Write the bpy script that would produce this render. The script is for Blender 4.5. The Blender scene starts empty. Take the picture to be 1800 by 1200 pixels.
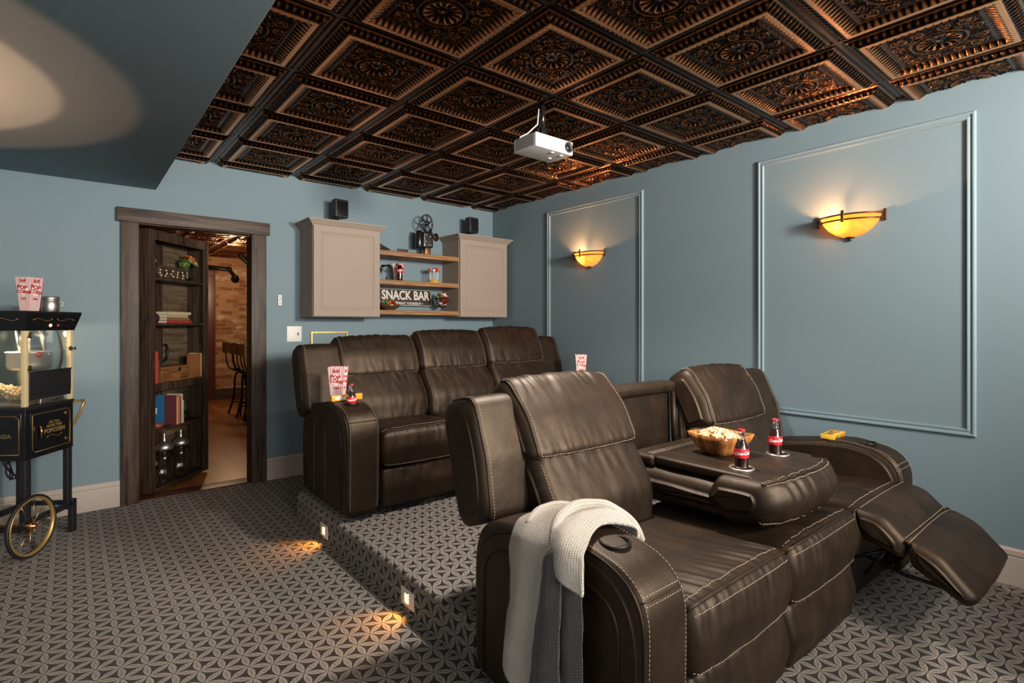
import bpy, math, random
import numpy as np
from mathutils import Vector, Matrix, noise, Euler

random.seed(7)
SC = bpy.context.scene
COL = SC.collection
PI = math.pi
V = Vector

# ------------------------------------------------------------------ camera
CZ, FPX, YAW = 1.295, 944.7, math.radians(39.4)
camd = bpy.data.cameras.new('camera')
camd.sensor_fit = 'HORIZONTAL'; camd.sensor_width = 36.0
camd.lens = FPX / 1800 * 36.0
camd.shift_y = -(600 - 570.7) / 1800
camd.clip_start = 0.05
cam = bpy.data.objects.new('camera', camd); COL.objects.link(cam)
cam.location = (0, 0, CZ); cam.rotation_euler = (PI / 2, 0, -YAW)
SC.camera = cam

# ------------------------------------------------------------------ room numbers
XR, YB, ZC = 3.63, 4.76, 2.575        # right wall, back wall, ceiling grid
XL, YF = -1.15, -2.6                  # left wall, front (screen) wall
SOFX, SOFZ = 0.49, 2.295              # soffit edge and underside
RIS = 0.17                            # riser height

# ------------------------------------------------------------------ world, exposure, lights
W = bpy.data.worlds.new('world'); SC.world = W; W.use_nodes = True
W.node_tree.nodes['Background'].inputs[0].default_value = (0.5, 0.55, 0.6, 1)
W.node_tree.nodes['Background'].inputs[1].default_value = 0.02
SC.view_settings.view_transform = 'Standard'
SC.view_settings.look = 'None'
SC.view_settings.exposure = 1.8
SC.view_settings.gamma = 1.0
SC.view_settings.use_curve_mapping = False
SC.cycles.use_denoising = True
SC.cycles.max_bounces = 8
SC.cycles.sample_clamp_indirect = 6.0

def light(name, kind, loc, energy, color, size=0.1, aim=None, size_y=None, spot=None, blend=0.5, spread=None):
    d = bpy.data.lights.new(name, kind); d.energy = energy; d.color = color
    if kind == 'AREA':
        d.size = size
        if size_y: d.shape = 'RECTANGLE'; d.size_y = size_y
    else:
        d.shadow_soft_size = size
    if spread: d.spread = math.radians(spread)
    if spot: d.spot_size = math.radians(spot); d.spot_blend = blend
    o = bpy.data.objects.new(name, d); COL.objects.link(o); o.location = loc
    if aim is not None:
        o.rotation_euler = (V(aim) - V(loc)).to_track_quat('-Z', 'Y').to_euler()
    return o

# soft studio light at the screen end of the room, right of the camera
light('key_light', 'AREA', (2.40, -1.35, 2.10), 38, (1.0, 0.92, 0.82), 0.40, (2.15, 3.0, 2.75), spread=128)
# overhead light between the two rows, its source unseen
light('overhead_light', 'SPOT', (2.00, 1.70, 2.535), 105, (1.0, 0.92, 0.84), 0.07, (1.95, 1.95, 0), spot=120, blend=1.0)
light('front_fill', 'AREA', (1.2, -2.45, 1.9), 36, (1.0, 0.97, 0.93), 2.6, (1.1, 2.0, 2.9), size_y=1.3, spread=125)  # added area light, general fill from the front wall
# low light from the left side of the room
light('side_light', 'AREA', (-0.9, -0.9, 1.5), 5, (0.92, 0.96, 1.0), 0.9, (0.9, 2.4, 0.6))
# ------------------------------------------------------------------ materials
MATS = {}
class NT:
    def __init__(s, name):
        s.m = bpy.data.materials.new(name); s.m.use_nodes = True; s.t = s.m.node_tree
        s.b = s.t.nodes['Principled BSDF']; s.out = s.t.nodes['Material Output']
    def n(s, typ, **kw):
        nd = s.t.nodes.new(typ)
        for k, v in kw.items():
            if k.startswith('i_'):
                key = k[2:]; key = int(key) if key.isdigit() else key
                s.put(nd, key, v)
            else: setattr(nd, k, v)
        return nd
    def put(s, nd, key, v):
        if isinstance(v, bpy.types.NodeSocket): s.t.links.new(v, nd.inputs[key])
        elif isinstance(v, tuple) and len(v) == 3 and nd.inputs[key].type == 'RGBA': nd.inputs[key].default_value = (*v, 1)
        else: nd.inputs[key].default_value = v
    def math(s, op, a, b=None, c=None, clamp=False):
        nd = s.n('ShaderNodeMath', operation=op); nd.use_clamp = clamp
        s.put(nd, 0, a)
        if b is not None: s.put(nd, 1, b)
        if c is not None: s.put(nd, 2, c)
        return nd.outputs[0]
    def ramp(s, fac, stops, interp='LINEAR'):
        nd = s.n('ShaderNodeValToRGB'); r = nd.color_ramp; r.interpolation = interp
        while len(r.elements) < len(stops): r.elements.new(0.5)
        for e, (p, c) in zip(r.elements, stops):
            e.position = p; e.color = (*c, 1) if isinstance(c, tuple) else (c, c, c, 1)
        s.put(nd, 0, fac); return nd.outputs[0]
    def mix(s, fac, a, b, blend='MIX'):
        nd = s.n('ShaderNodeMix', data_type='RGBA', blend_type=blend)
        s.put(nd, 0, fac); s.put(nd, 6, a); s.put(nd, 7, b); return nd.outputs[2]
    def co(s, scale=(1, 1, 1), rot=(0, 0, 0), loc=(0, 0, 0), which='Object'):
        tc = s.n('ShaderNodeTexCoord'); mp = s.n('ShaderNodeMapping')
        s.t.links.new(tc.outputs[which], mp.inputs[0])
        mp.inputs['Location'].default_value = loc; mp.inputs['Rotation'].default_value = rot; mp.inputs['Scale'].default_value = scale
        return mp.outputs[0]
    def noise(s, vec, scale, detail=3, rough=0.5, dist=0.0):
        return s.n('ShaderNodeTexNoise', i_Vector=vec, i_Scale=scale, i_Detail=detail, i_Roughness=rough, i_Distortion=dist).outputs[0]
    def bump(s, h, strength=0.3, dist=0.01, prev=None):
        nd = s.n('ShaderNodeBump', i_Height=h, i_Strength=strength, i_Distance=dist)
        if prev is not None: s.put(nd, 'Normal', prev)
        return nd.outputs[0]
    def set(s, **kw):
        names = dict(color='Base Color', rough='Roughness', metal='Metallic', spec='Specular IOR Level', trans='Transmission Weight',
                     ior='IOR', normal='Normal', emit='Emission Color', emits='Emission Strength', coat='Coat Weight', sheen='Sheen Weight', alpha='Alpha')
        for k, v in kw.items(): s.put(s.b, names[k], v)
        return s

def plain(name, color, rough=0.5, metal=0.0, **kw):
    if name in MATS: return MATS[name]
    t = NT(name).set(color=color, rough=rough, metal=metal, **kw)
    v = t.noise(t.co(), 35, 4)
    t.set(rough=t.math('MULTIPLY_ADD', v, 0.12, rough - 0.06, clamp=True))
    MATS[name] = t.m; return t.m

def glow(name, color, strength):
    t = NT(name).set(color=color, rough=0.5, emit=color, emits=strength); MATS[name] = t.m; return t.m

def mat_wall(name, col):
    t = NT(name); c = t.co()
    t.set(color=t.mix(t.math('MULTIPLY', t.noise(c, 1.3, 2), 0.25), col, tuple(x * 0.9 for x in col)), rough=0.62, spec=0.3,
          normal=t.bump(t.noise(c, 160, 3), 0.12, 0.002))
    return t.m
WALL = mat_wall('blue_wall_paint', (0.166, 0.228, 0.256))
TRIMC = mat_wall('blue_trim_paint', (0.190, 0.262, 0.292))
BASE = plain('cream_trim_paint', (0.44, 0.37, 0.31), 0.42)
CAB = mat_wall('taupe_cabinet_paint', (0.31, 0.245, 0.195))

def mat_leather(name, a, b, rough=0.42):
    t = NT(name); c = t.co()
    mott = t.noise(c, 6.5, 6, 0.62, 0.6)
    fine = t.n('ShaderNodeTexVoronoi', i_Vector=c, i_Scale=420.0).outputs[0]
    wr = t.noise(t.co(scale=(1, 0.28, 0.28)), 30, 5, 0.6, 1.2)
    wr2 = t.noise(t.co(scale=(0.8, 1, 1)), 9, 3, 0.5, 0.8)
    col = t.ramp(mott, [(0.34, a), (0.52, tuple((x + y) / 2 for x, y in zip(a, b))), (0.68, b)])
    nm = t.bump(wr2, 0.12, 0.02)
    nm = t.bump(wr, 0.12, 0.006, nm)
    nm = t.bump(fine, 0.30, 0.0012, nm)
    t.set(color=col, rough=t.math('MULTIPLY_ADD', mott, -0.14, rough + 0.10), spec=0.44, normal=nm); t.put(t.b, 'Specular Tint', (1.0, 0.79, 0.60))
    return t.m
LEA = mat_leather('brown_leather', (0.0050, 0.0028, 0.0017), (0.0215, 0.0122, 0.0070), 0.46)
LEAD = mat_leather('shaded_side_leather', (0.016, 0.011, 0.009), (0.034, 0.024, 0.018), 0.46)  # unused copy of the leather, toned for the unlit sofa sides
STI = plain('tan_thread', (0.40, 0.32, 0.235), 0.75)
BLACK = plain('matt_black', (0.010, 0.010, 0.011), 0.55)
BLKG = plain('gloss_black', (0.008, 0.008, 0.009), 0.22)
STEEL = plain('brushed_steel', (0.58, 0.56, 0.52), 0.40, 1.0)
CHROME = plain('chrome', (0.75, 0.74, 0.72), 0.12, 1.0)
BRASS = plain('brass', (0.62, 0.42, 0.16), 0.28, 1.0)
GOLD = plain('gold_paint', (0.46, 0.30, 0.10), 0.38, 0.6)
CREAM = plain('cream_enamel', (0.62, 0.49, 0.27), 0.4)
WHITE = plain('white_plastic', (0.66, 0.63, 0.58), 0.45)
CARD = plain('white_card', (0.80, 0.74, 0.70), 0.6)
RED = plain('red_ink', (0.42, 0.012, 0.02), 0.5)
DKMET = plain('black_iron', (0.02, 0.018, 0.017), 0.4, 0.7)
BRONZE = plain('dark_bronze', (0.09, 0.045, 0.02), 0.35, 0.8)
PAPER = plain('book_pages', (0.55, 0.47, 0.33), 0.8)

def mat_wood(name, a, b, scale=(1, 1, 1), rough=0.5, grain=26):
    t = NT(name); c = t.co(scale=scale)
    n1 = t.noise(c, grain, 8, 0.65, 1.4); n2 = t.noise(c, 4, 3)
    col = t.mix(t.math('MULTIPLY', n2, 0.35), t.ramp(n1, [(0.40, a), (0.60, b)]), a)
    t.set(color=col, rough=rough, spec=0.3, normal=t.bump(n1, 0.25, 0.002)); return t.m
# grain runs along z / along x / along y
CASV = mat_wood('stained_oak_upright', (0.016, 0.009, 0.0055), (0.078, 0.048, 0.030), (1, 1, 0.06), 0.5)
CASH = mat_wood('stained_oak_header', (0.022, 0.0125, 0.008), (0.110, 0.070, 0.044), (0.06, 1, 1), 0.5)
BOOKW = mat_wood('dark_bookcase_wood', (0.020, 0.011, 0.007), (0.065, 0.040, 0.025), (1, 1, 0.07), 0.5)
BOOKB = mat_wood('bookcase_back_wood', (0.060, 0.038, 0.022), (0.16, 0.11, 0.066), (0.08, 1, 1), 0.6)
SHELFW = mat_wood('honey_oak_shelf', (0.20, 0.095, 0.038), (0.42, 0.225, 0.10), (0.06, 1, 1), 0.5, 40)
BOWLW = mat_wood('acacia_bowl', (0.14, 0.045, 0.012), (0.46, 0.20, 0.055), (1, 1, 0.2), 0.3, 14)
BOXW = mat_wood('cedar_box', (0.12, 0.045, 0.014), (0.28, 0.12, 0.04), (0.1, 1, 1), 0.5, 20)
SEATW = mat_wood('stool_plywood', (0.25, 0.13, 0.04), (0.50, 0.30, 0.11), (1, 1, 0.2), 0.45, 18)

def mat_carpet(name, ax):
    """six-petal leaf lattice woven in pale grey over near-black; ax = object axes used as (u, v)"""
    t = NT(name); c = t.co()
    sp = t.n('ShaderNodeSeparateXYZ', i_0=c)
    wob = t.n('ShaderNodeTexNoise', i_Vector=c, i_Scale=60.0, i_Detail=2.0)
    u = t.math('MULTIPLY_ADD', wob.outputs[0], 0.006, sp.outputs[ax[0]])
    v = t.math('MULTIPLY_ADD', wob.outputs[0], -0.006, sp.outputs[ax[1]])
    L = 0.0865; H = L * math.sqrt(3) / 2
    best = None; vein = None
    for k in range(3):
        a = PI / 2 + k * PI / 3
        s = t.math('ADD', t.math('MULTIPLY', u, math.cos(a) / L), t.math('MULTIPLY', v, math.sin(a) / L))
        q = t.math('ADD', t.math('MULTIPLY', u, -math.sin(a) / H), t.math('MULTIPLY', v, math.cos(a) / H))
        n = t.math('ROUND', q); dq = t.math('ABSOLUTE', t.math('MULTIPLY', t.math('SUBTRACT', q, n), H))
        f = t.math('FRACT', t.math('MULTIPLY_ADD', n, 0.5, s))
        w = t.math('MULTIPLY', t.math('SINE', t.math('MULTIPLY', f, PI)), 0.0134)
        d = t.math('SUBTRACT', w, dq)
        best = d if best is None else t.math('MAXIMUM', best, d)
    leaf = t.math('MULTIPLY_ADD', best, 700.0, 0.0, clamp=True)
    rim = t.math('SUBTRACT', 1.0, t.math('MULTIPLY', best, 110.0), clamp=True)
    yarn = t.noise(t.co(), 330, 3, 0.8)
    blot = t.noise(t.co(), 30, 3, 0.6)
    yr = t.ramp(t.math('MULTIPLY_ADD', rim, 0.10, yarn), [(0.44, (0.035, 0.030, 0.025)), (0.60, (0.36, 0.32, 0.275))])
    tint = t.n('ShaderNodeTexNoise', i_Vector=c, i_Scale=28.0, i_Detail=1.0).outputs[1]
    lc = t.mix(0.10, yr, tint, 'SOFT_LIGHT')
    dk = t.ramp(yarn, [(0.52, (0.008, 0.006, 0.005)), (0.66, (0.13, 0.11, 0.092))])
    col = t.mix(leaf, dk, lc)
    hgt = t.math('ADD', t.math('MULTIPLY', leaf, 0.8), t.math('MULTIPLY', yarn, 0.5))
    t.set(color=col, rough=0.95, spec=0.05, sheen=0.1, normal=t.bump(hgt, 0.9, 0.004)); return t.m
CARPET = mat_carpet('leaf_carpet', (0, 1))
CARPETS = mat_carpet('leaf_carpet_riser_side', (2, 1))
CARPETF = mat_carpet('leaf_carpet_riser_front', (2, 0))

def mat_brick():
    t = NT('reclaimed_brick'); c = t.co(rot=(PI / 2, 0, 0))
    br = t.n('ShaderNodeTexBrick', i_Vector=c, i_Color1=(0.24, 0.085, 0.035), i_Color2=(0.52, 0.31, 0.17), i_Mortar=(0.36, 0.26, 0.165),
             i_Scale=1.0)
    br.inputs['Mortar Size'].default_value = 0.007; br.inputs['Brick Width'].default_value = 0.21; br.inputs['Row Height'].default_value = 0.07
    br.inputs['Bias'].default_value = -0.1
    n = t.noise(t.co(), 14, 5, 0.7)
    col = t.mix(t.ramp(t.noise(t.co(scale=(1, 1, 2.4)), 3.4, 5, 0.7), [(0.52, 0.0), (0.70, 0.75)]), t.mix(t.math('MULTIPLY', n, 0.5), br.outputs[0], (0.20, 0.10, 0.05)), (0.66, 0.55, 0.43))
    t.set(color=col, rough=0.9, normal=t.bump(t.math('SUBTRACT', t.math('MULTIPLY', n, 0.6), br.outputs[1]), 0.5, 0.01)); return t.m
def mat_planks():
    t = NT('bar_wood_floor'); c = t.co()
    br = t.n('ShaderNodeTexBrick', i_Vector=t.co(rot=(0, 0, PI / 2)), i_Color1=(0.16, 0.055, 0.014), i_Color2=(0.40, 0.165, 0.045), i_Mortar=(0.03, 0.012, 0.005), i_Scale=1.0)
    br.inputs['Mortar Size'].default_value = 0.0025; br.inputs['Brick Width'].default_value = 1.1; br.inputs['Row Height'].default_value = 0.13
    n = t.noise(t.co(scale=(1, 0.08, 1)), 30, 6, 0.6, 1.0)
    col = t.mix(t.math('MULTIPLY', n, 0.7), br.outputs[0], (0.13, 0.05, 0.018))
    t.set(color=col, rough=0.32, normal=t.bump(n, 0.1, 0.002)); return t.m
def mat_glass(name, col=(1, 1, 1), rough=0.02):
    t = NT(name).set(color=col, rough=rough, trans=1.0, ior=1.45); return t.m
def mat_pane(name, col=(0.95, 0.97, 0.96)):
    """thin window glass: mostly clear, a little mirror"""
    t = NT(name); tr = t.n('ShaderNodeBsdfTransparent', i_0=(*col, 1)); gl = t.n('ShaderNodeBsdfGlossy', i_1=0.03)
    gl.inputs[0].default_value = (1, 1, 1, 1)
    lw = t.n('ShaderNodeLayerWeight', i_0=0.25); mx = t.n('ShaderNodeMixShader')
    t.put(mx, 0, t.math('MULTIPLY_ADD', lw.outputs[0], 0.5, 0.04, clamp=True))
    t.t.links.new(tr.outputs[0], mx.inputs[1]); t.t.links.new(gl.outputs[0], mx.inputs[2]); t.t.links.new(mx.outputs[0], t.out.inputs[0])
    return t.m
GLASS = mat_glass('clear_glass'); PANE = mat_pane('window_pane')
COLA = NT('dark_cola').set(color=(0.012, 0.003, 0.002), rough=0.06, spec=0.7, coat=1.0).m
LABEL = plain('red_bottle_label', (0.50, 0.012, 0.018), 0.4)

def mat_copper():
    t = NT('antique_copper_tile'); c = t.co()
    at = t.n('ShaderNodeAttribute', attribute_name='relief').outputs[2]
    n = t.noise(c, 45, 4, 0.6)
    k = t.math('ADD', at, t.math('MULTIPLY', t.math('SUBTRACT', n, 0.5), 0.22))
    col = t.ramp(k, [(0.0, (0.006, 0.004, 0.0035)), (0.34, (0.018, 0.009, 0.006)), (0.56, (0.15, 0.056, 0.022)), (0.80, (0.86, 0.37, 0.15))])
    t.set(color=col, rough=t.math('MULTIPLY_ADD', n, 0.12, 0.13), metal=0.95, spec=0.5,
          normal=t.bump(t.noise(c, 150, 3, 0.6, 0.5), 0.35, 0.002)); return t.m
COPPER = mat_copper()

def mat_stripes(name):
    """red and white stripes running down a popcorn box (object z up), stripes counted in the u,v UV map"""
    t = NT(name); uv = t.n('ShaderNodeUVMap'); uv.uv_map = 'UVMap'
    sp = t.n('ShaderNodeSeparateXYZ', i_0=uv.outputs[0])
    f = t.math('FRACT', t.math('MULTIPLY', sp.outputs[0], 9.0))
    col = t.mix(t.math('GREATER_THAN', f, 0.62), (0.80, 0.72, 0.68), (0.45, 0.03, 0.04))
    t.set(color=col, rough=0.55); return t.m
STRIPE = mat_stripes('popcorn_stripes')
PINKS = NT('pink_box_side').set(color=(0.78, 0.47, 0.44), rough=0.55).m

def mat_popcorn():
    t = NT('popcorn'); n = t.noise(t.co(), 70, 3)
    t.set(color=t.ramp(n, [(0.35, (0.60, 0.30, 0.07)), (0.50, (0.84, 0.66, 0.36)), (0.66, (0.92, 0.85, 0.68))]), rough=0.7); return t.m
POP = mat_popcorn()
def mat_knit(name, a, b, sc=1.0):
    t = NT(name); uv = t.n('ShaderNodeUVMap'); uv.uv_map = 'UVMap'
    sp = t.n('ShaderNodeSeparateXYZ', i_0=uv.outputs[0])
    fx = t.math('FRACT', t.math('MULTIPLY', sp.outputs[0], 120.0 * sc))
    tri = t.math('ABSOLUTE', t.math('SUBTRACT', fx, 0.5))
    vv = t.math('ADD', t.math('MULTIPLY', sp.outputs[1], 170.0 * sc), t.math('MULTIPLY', tri, 1.6))
    row = t.math('ABSOLUTE', t.math('SUBTRACT', t.math('FRACT', vv), 0.5))
    h = t.math('SUBTRACT', 1.0, t.math('ADD', t.math('MULTIPLY', row, 1.0), t.math('MULTIPLY', t.math('ABSOLUTE', t.math('SUBTRACT', tri, 0.22)), 1.6)))
    nz = t.noise(t.co(), 300, 2)
    h2 = t.math('ADD', h, t.math('MULTIPLY', nz, 0.3))
    t.set(color=t.ramp(h2, [(0.35, a), (0.85, b)]), rough=0.95, spec=0.1, sheen=0.3, normal=t.bump(h2, 0.9, 0.004)); return t.m
KNIT = mat_knit('oatmeal_knit', (0.23, 0.198, 0.162), (0.58, 0.51, 0.43))
KNITD = mat_knit('dark_knit', (0.018, 0.016, 0.014), (0.062, 0.055, 0.047), 0.7)  # much darker tone than the oatmeal knit

# ------------------------------------------------------------------ object helpers
def tag(o, label=None, cat=None, group=None, kind=None):
    if label: o['label'] = label
    if cat: o['category'] = cat
    if group: o['group'] = group
    if kind: o['kind'] = kind
    return o
def thing(name, label, cat, loc=(0, 0, 0), rz=0.0, group=None):
    o = bpy.data.objects.new(name, None); COL.objects.link(o); o.location = loc; o.rotation_euler = (0, 0, rz)
    o.empty_display_size = 0.05
    return tag(o, label, cat, group)
def copy_tree(o, parent=None):
    c = o.copy(); COL.objects.link(c)
    if parent is not None: c.parent = parent
    for ch in list(o.children): copy_tree(ch, c)
    return c

class MB:
    """collects shapes and links them as one mesh object"""
    def __init__(s): s.v = []; s.f = []; s.sm = []; s.mi = []; s.uv = []
    def add(s, verts, faces, smooth=False, mi=0, uvs=None, M=None):
        b = len(s.v)
        s.v += [tuple(M @ V(p)) if M is not None else tuple(p) for p in verts]
        for k, f in enumerate(faces):
            s.f.append(tuple(i + b for i in f)); s.sm.append(smooth); s.mi.append(mi)
            s.uv.append([uvs[i] for i in f] if uvs is not None else [(0, 0)] * len(f))
        return s
    def box(s, lo, hi, mi=0, M=None):
        x0, y0, z0 = lo; x1, y1, z1 = hi
        v = [(x0, y0, z0), (x1, y0, z0), (x1, y1, z0), (x0, y1, z0), (x0, y0, z1), (x1, y0, z1), (x1, y1, z1), (x0, y1, z1)]
        return s.add(v, [(0, 3, 2, 1), (4, 5, 6, 7), (0, 1, 5, 4), (1, 2, 6, 5), (2, 3, 7, 6), (3, 0, 4, 7)], mi=mi, M=M)
    def lathe(s, prof, n=32, mi=0, M=None, a0=0.0, a1=2 * PI, smooth=True, caps=True):
        full = abs(a1 - a0 - 2 * PI) < 1e-6; m = n if full else n + 1
        v = []
        for j in range(m):
            a = a0 + (a1 - a0) * j / n
            v += [(r * math.cos(a), r * math.sin(a), z) for r, z in prof]
        k = len(prof); f = []
        for j in range(n):
            j2 = (j + 1) % m
            for i in range(k - 1): f.append((j * k + i, j2 * k + i, j2 * k + i + 1, j * k + i + 1))
        if caps and full:
            if prof[0][0] > 1e-5: f.append(tuple(j * k for j in range(m))[::-1])
            if prof[-1][0] > 1e-5: f.append(tuple(j * k + k - 1 for j in range(m)))
        return s.add(v, f, smooth, mi, M=M)
    def tube(s, pts, r, n=8, mi=0, M=None, closed=False, smooth=True):
        pts = [V(p) for p in pts]; k = len(pts)
        rr = r if isinstance(r, (list, tuple)) else [r] * k
        v = []; up = V((0, 0, 1)); prev = None
        for i, p in enumerate(pts):
            if closed: t = (pts[(i + 1) % k] - pts[i - 1])
            else: t = (pts[min(i + 1, k - 1)] - pts[max(i - 1, 0)])
            if t.length < 1e-9: t = V((0, 0, 1))
            t.normalize()
            if prev is None:
                a = t.cross(up)
                if a.length < 1e-3: a = t.cross(V((1, 0, 0)))
            else: a = prev - t * prev.dot(t)
            a.normalize(); prev = a; b = t.cross(a)
            for j in range(n):
                th = 2 * PI * j / n
                v.append(p + (a * math.cos(th) + b * math.sin(th)) * rr[i])
        f = []
        for i in range(k if closed else k - 1):
            i2 = (i + 1) % k
            for j in range(n):
                f.append((i * n + j, i * n + (j + 1) % n, i2 * n + (j + 1) % n, i2 * n + j))
        if not closed: f.append(tuple(range(n))[::-1]); f.append(tuple((k - 1) * n + j for j in range(n)))
        return s.add(v, f, smooth, mi, M=M)
    def rbox(s, lo, hi, r=0.01, n=3, mi=0, M=None, bulge=0.0, dens=1, smooth=True):
        """box with rounded edges; bulge pushes the faces out"""
        c = [(a + b) / 2 for a, b in zip(lo, hi)]; h = [(b - a) / 2 for a, b in zip(lo, hi)]
        r = min(r, *[x * 0.999 for x in h])
        def samples(hh):
            e = [hh - r + r * math.sin(PI / 2 * i / n) * 1.0 for i in range(n + 1)]
            e = [hh - r + r * math.tan(PI / 4 * i / n) for i in range(n + 1)]
            inner = [(-1 + 2 * i / (dens + 1)) * (hh - r) for i in range(1, dens + 1)]
            return [-x for x in reversed(e)] + inner + e
        S = [samples(x) for x in h]
        v = []; f = []; idx = {}
        def vid(p):
            key = tuple(round(q, 6) for q in p)
            if key in idx: return idx[key]
            C = [max(-(h[i] - r), min(h[i] - r, p[i])) for i in range(3)]
            d = V([p[i] - C[i] for i in range(3)])
            if d.length > 1e-9: d.normalize()
            q = [C[i] + r * d[i] for i in range(3)]
            if bulge:
                w = [max(0.0, 1 - (p[i] / h[i]) ** 2) for i in range(3)]
                for i in range(3):
                    o = [w[j] for j in range(3) if j != i]
                    q[i] += math.copysign(bulge, q[i]) * o[0] ** 0.6 * o[1] ** 0.6 * abs(q[i] / h[i])
            v.append(tuple(q[i] + c[i] for i in range(3))); idx[key] = len(v) - 1; return idx[key]
        for ax in range(3):
            a, b = [(1, 2), (2, 0), (0, 1)][ax]
            for sg in (-1, 1):
                for i in range(len(S[a]) - 1):
                    for j in range(len(S[b]) - 1):
                        q = []
                        for ii, jj in ((i, j), (i + 1, j), (i + 1, j + 1), (i, j + 1)):
                            p = [0, 0, 0]; p[ax] = sg * h[ax]; p[a] = S[a][ii]; p[b] = S[b][jj]; q.append(vid(p))
                        f.append(tuple(q) if sg > 0 else tuple(reversed(q)))
        return s.add(v, f, smooth, mi, M=M)
    def prism(s, poly, z0, z1, mi=0, M=None, smooth=False):
        n = len(poly)
        v = [(x, y, z0) for x, y in poly] + [(x, y, z1) for x, y in poly]
        f = [tuple(range(n))[::-1], tuple(range(n, 2 * n))] + [(i, (i + 1) % n, n + (i + 1) % n, n + i) for i in range(n)]
        return s.add(v, f, smooth, mi, M=M)
    def build(s, name, mat, parent=None, M=None, autosmooth=True):
        me = bpy.data.meshes.new(name); me.from_pydata(s.v, [], s.f)
        mats = mat if isinstance(mat, (list, tuple)) else [mat]
        for m in mats: me.materials.append(m)
        me.polygons.foreach_set('use_smooth', s.sm); me.polygons.foreach_set('material_index', s.mi)
        uvl = me.uv_layers.new(name='UVMap'); flat = [c for f in s.uv for p in f for c in p]
        uvl.data.foreach_set('uv', flat)
        me.update()
        o = bpy.data.objects.new(name, me); COL.objects.link(o)
        if M is not None: o.matrix_local = M
        if parent is not None: o.parent = parent
        return o

def T(x=0, y=0, z=0): return Matrix.Translation((x, y, z))
def Rx(a): return Matrix.Rotation(a, 4, 'X')
def Ry(a): return Matrix.Rotation(a, 4, 'Y')
def Rz(a): return Matrix.Rotation(a, 4, 'Z')

def text_shape(txt, size, bold=0.0, depth=0.0006, align='CENTER', shear=0.0, space=1.0):
    """verts and faces of lettering lying in the xy plane, centred"""
    c = bpy.data.curves.new('t', 'FONT'); c.body = txt; c.size = size; c.align_x = align; c.align_y = 'CENTER'
    c.extrude = depth; c.offset = bold; c.shear = shear; c.space_character = space; c.resolution_u = 3
    o = bpy.data.objects.new('t', c); COL.objects.link(o)
    dg = bpy.context.evaluated_depsgraph_get(); me = bpy.data.meshes.new_from_object(o.evaluated_get(dg))
    v = [tuple(p.co) for p in me.vertices]; f = [tuple(p.vertices) for p in me.polygons]
    bpy.data.objects.remove(o); bpy.data.curves.remove(c); bpy.data.meshes.remove(me)
    return v, f
def put_text(mb, txt, size, M, mi=0, **kw):
    v, f = text_shape(txt, size, **kw)
    if kw.get('wrap'): pass
    return mb.add(v, f, False, mi, M=M)
# facing matrices: a text in xy plane turned to stand upright and face -y
FACE_Y = Rx(PI / 2)
def face_dir(nx, ny):
    """stand upright, facing horizontal direction (nx, ny)"""
    return Rz(math.atan2(nx, -ny)) @ Rx(PI / 2)

# soft upholstery ---------------------------------------------------------
def rp(pts, seg=6):
    """closed polygon from corners (y, z, radius)"""
    out = []; n = len(pts)
    for i in range(n):
        p = V(pts[i][:2]); r = pts[i][2]; a = V(pts[i - 1][:2]); b = V(pts[(i + 1) % n][:2])
        da = (a - p); db = (b - p); la, lb = da.length, db.length; da.normalize(); db.normalize()
        ang = da.angle(db); 
        if r <= 0 or ang > PI - 0.02: out.append(p); continue
        t = min(r / math.tan(ang / 2), la * 0.49, lb * 0.49)
        s, e = p + da * t, p + db * t
        for k in range(seg + 1):
            u = k / seg; out.append(s * (1 - u) ** 2 + p * 2 * u * (1 - u) + e * u * u)
    return out
def resample(poly, n):
    m = len(poly); d = [0]
    for i in range(m): d.append(d[-1] + (poly[(i + 1) % m] - poly[i]).length)
    tot = d[-1]; out = []; j = 0
    for k in range(n):
        s = tot * k / n
        while d[j + 1] < s: j += 1
        u = (s - d[j]) / max(1e-9, d[j + 1] - d[j]); out.append(poly[j].lerp(poly[(j + 1) % m], u))
    return out
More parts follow.
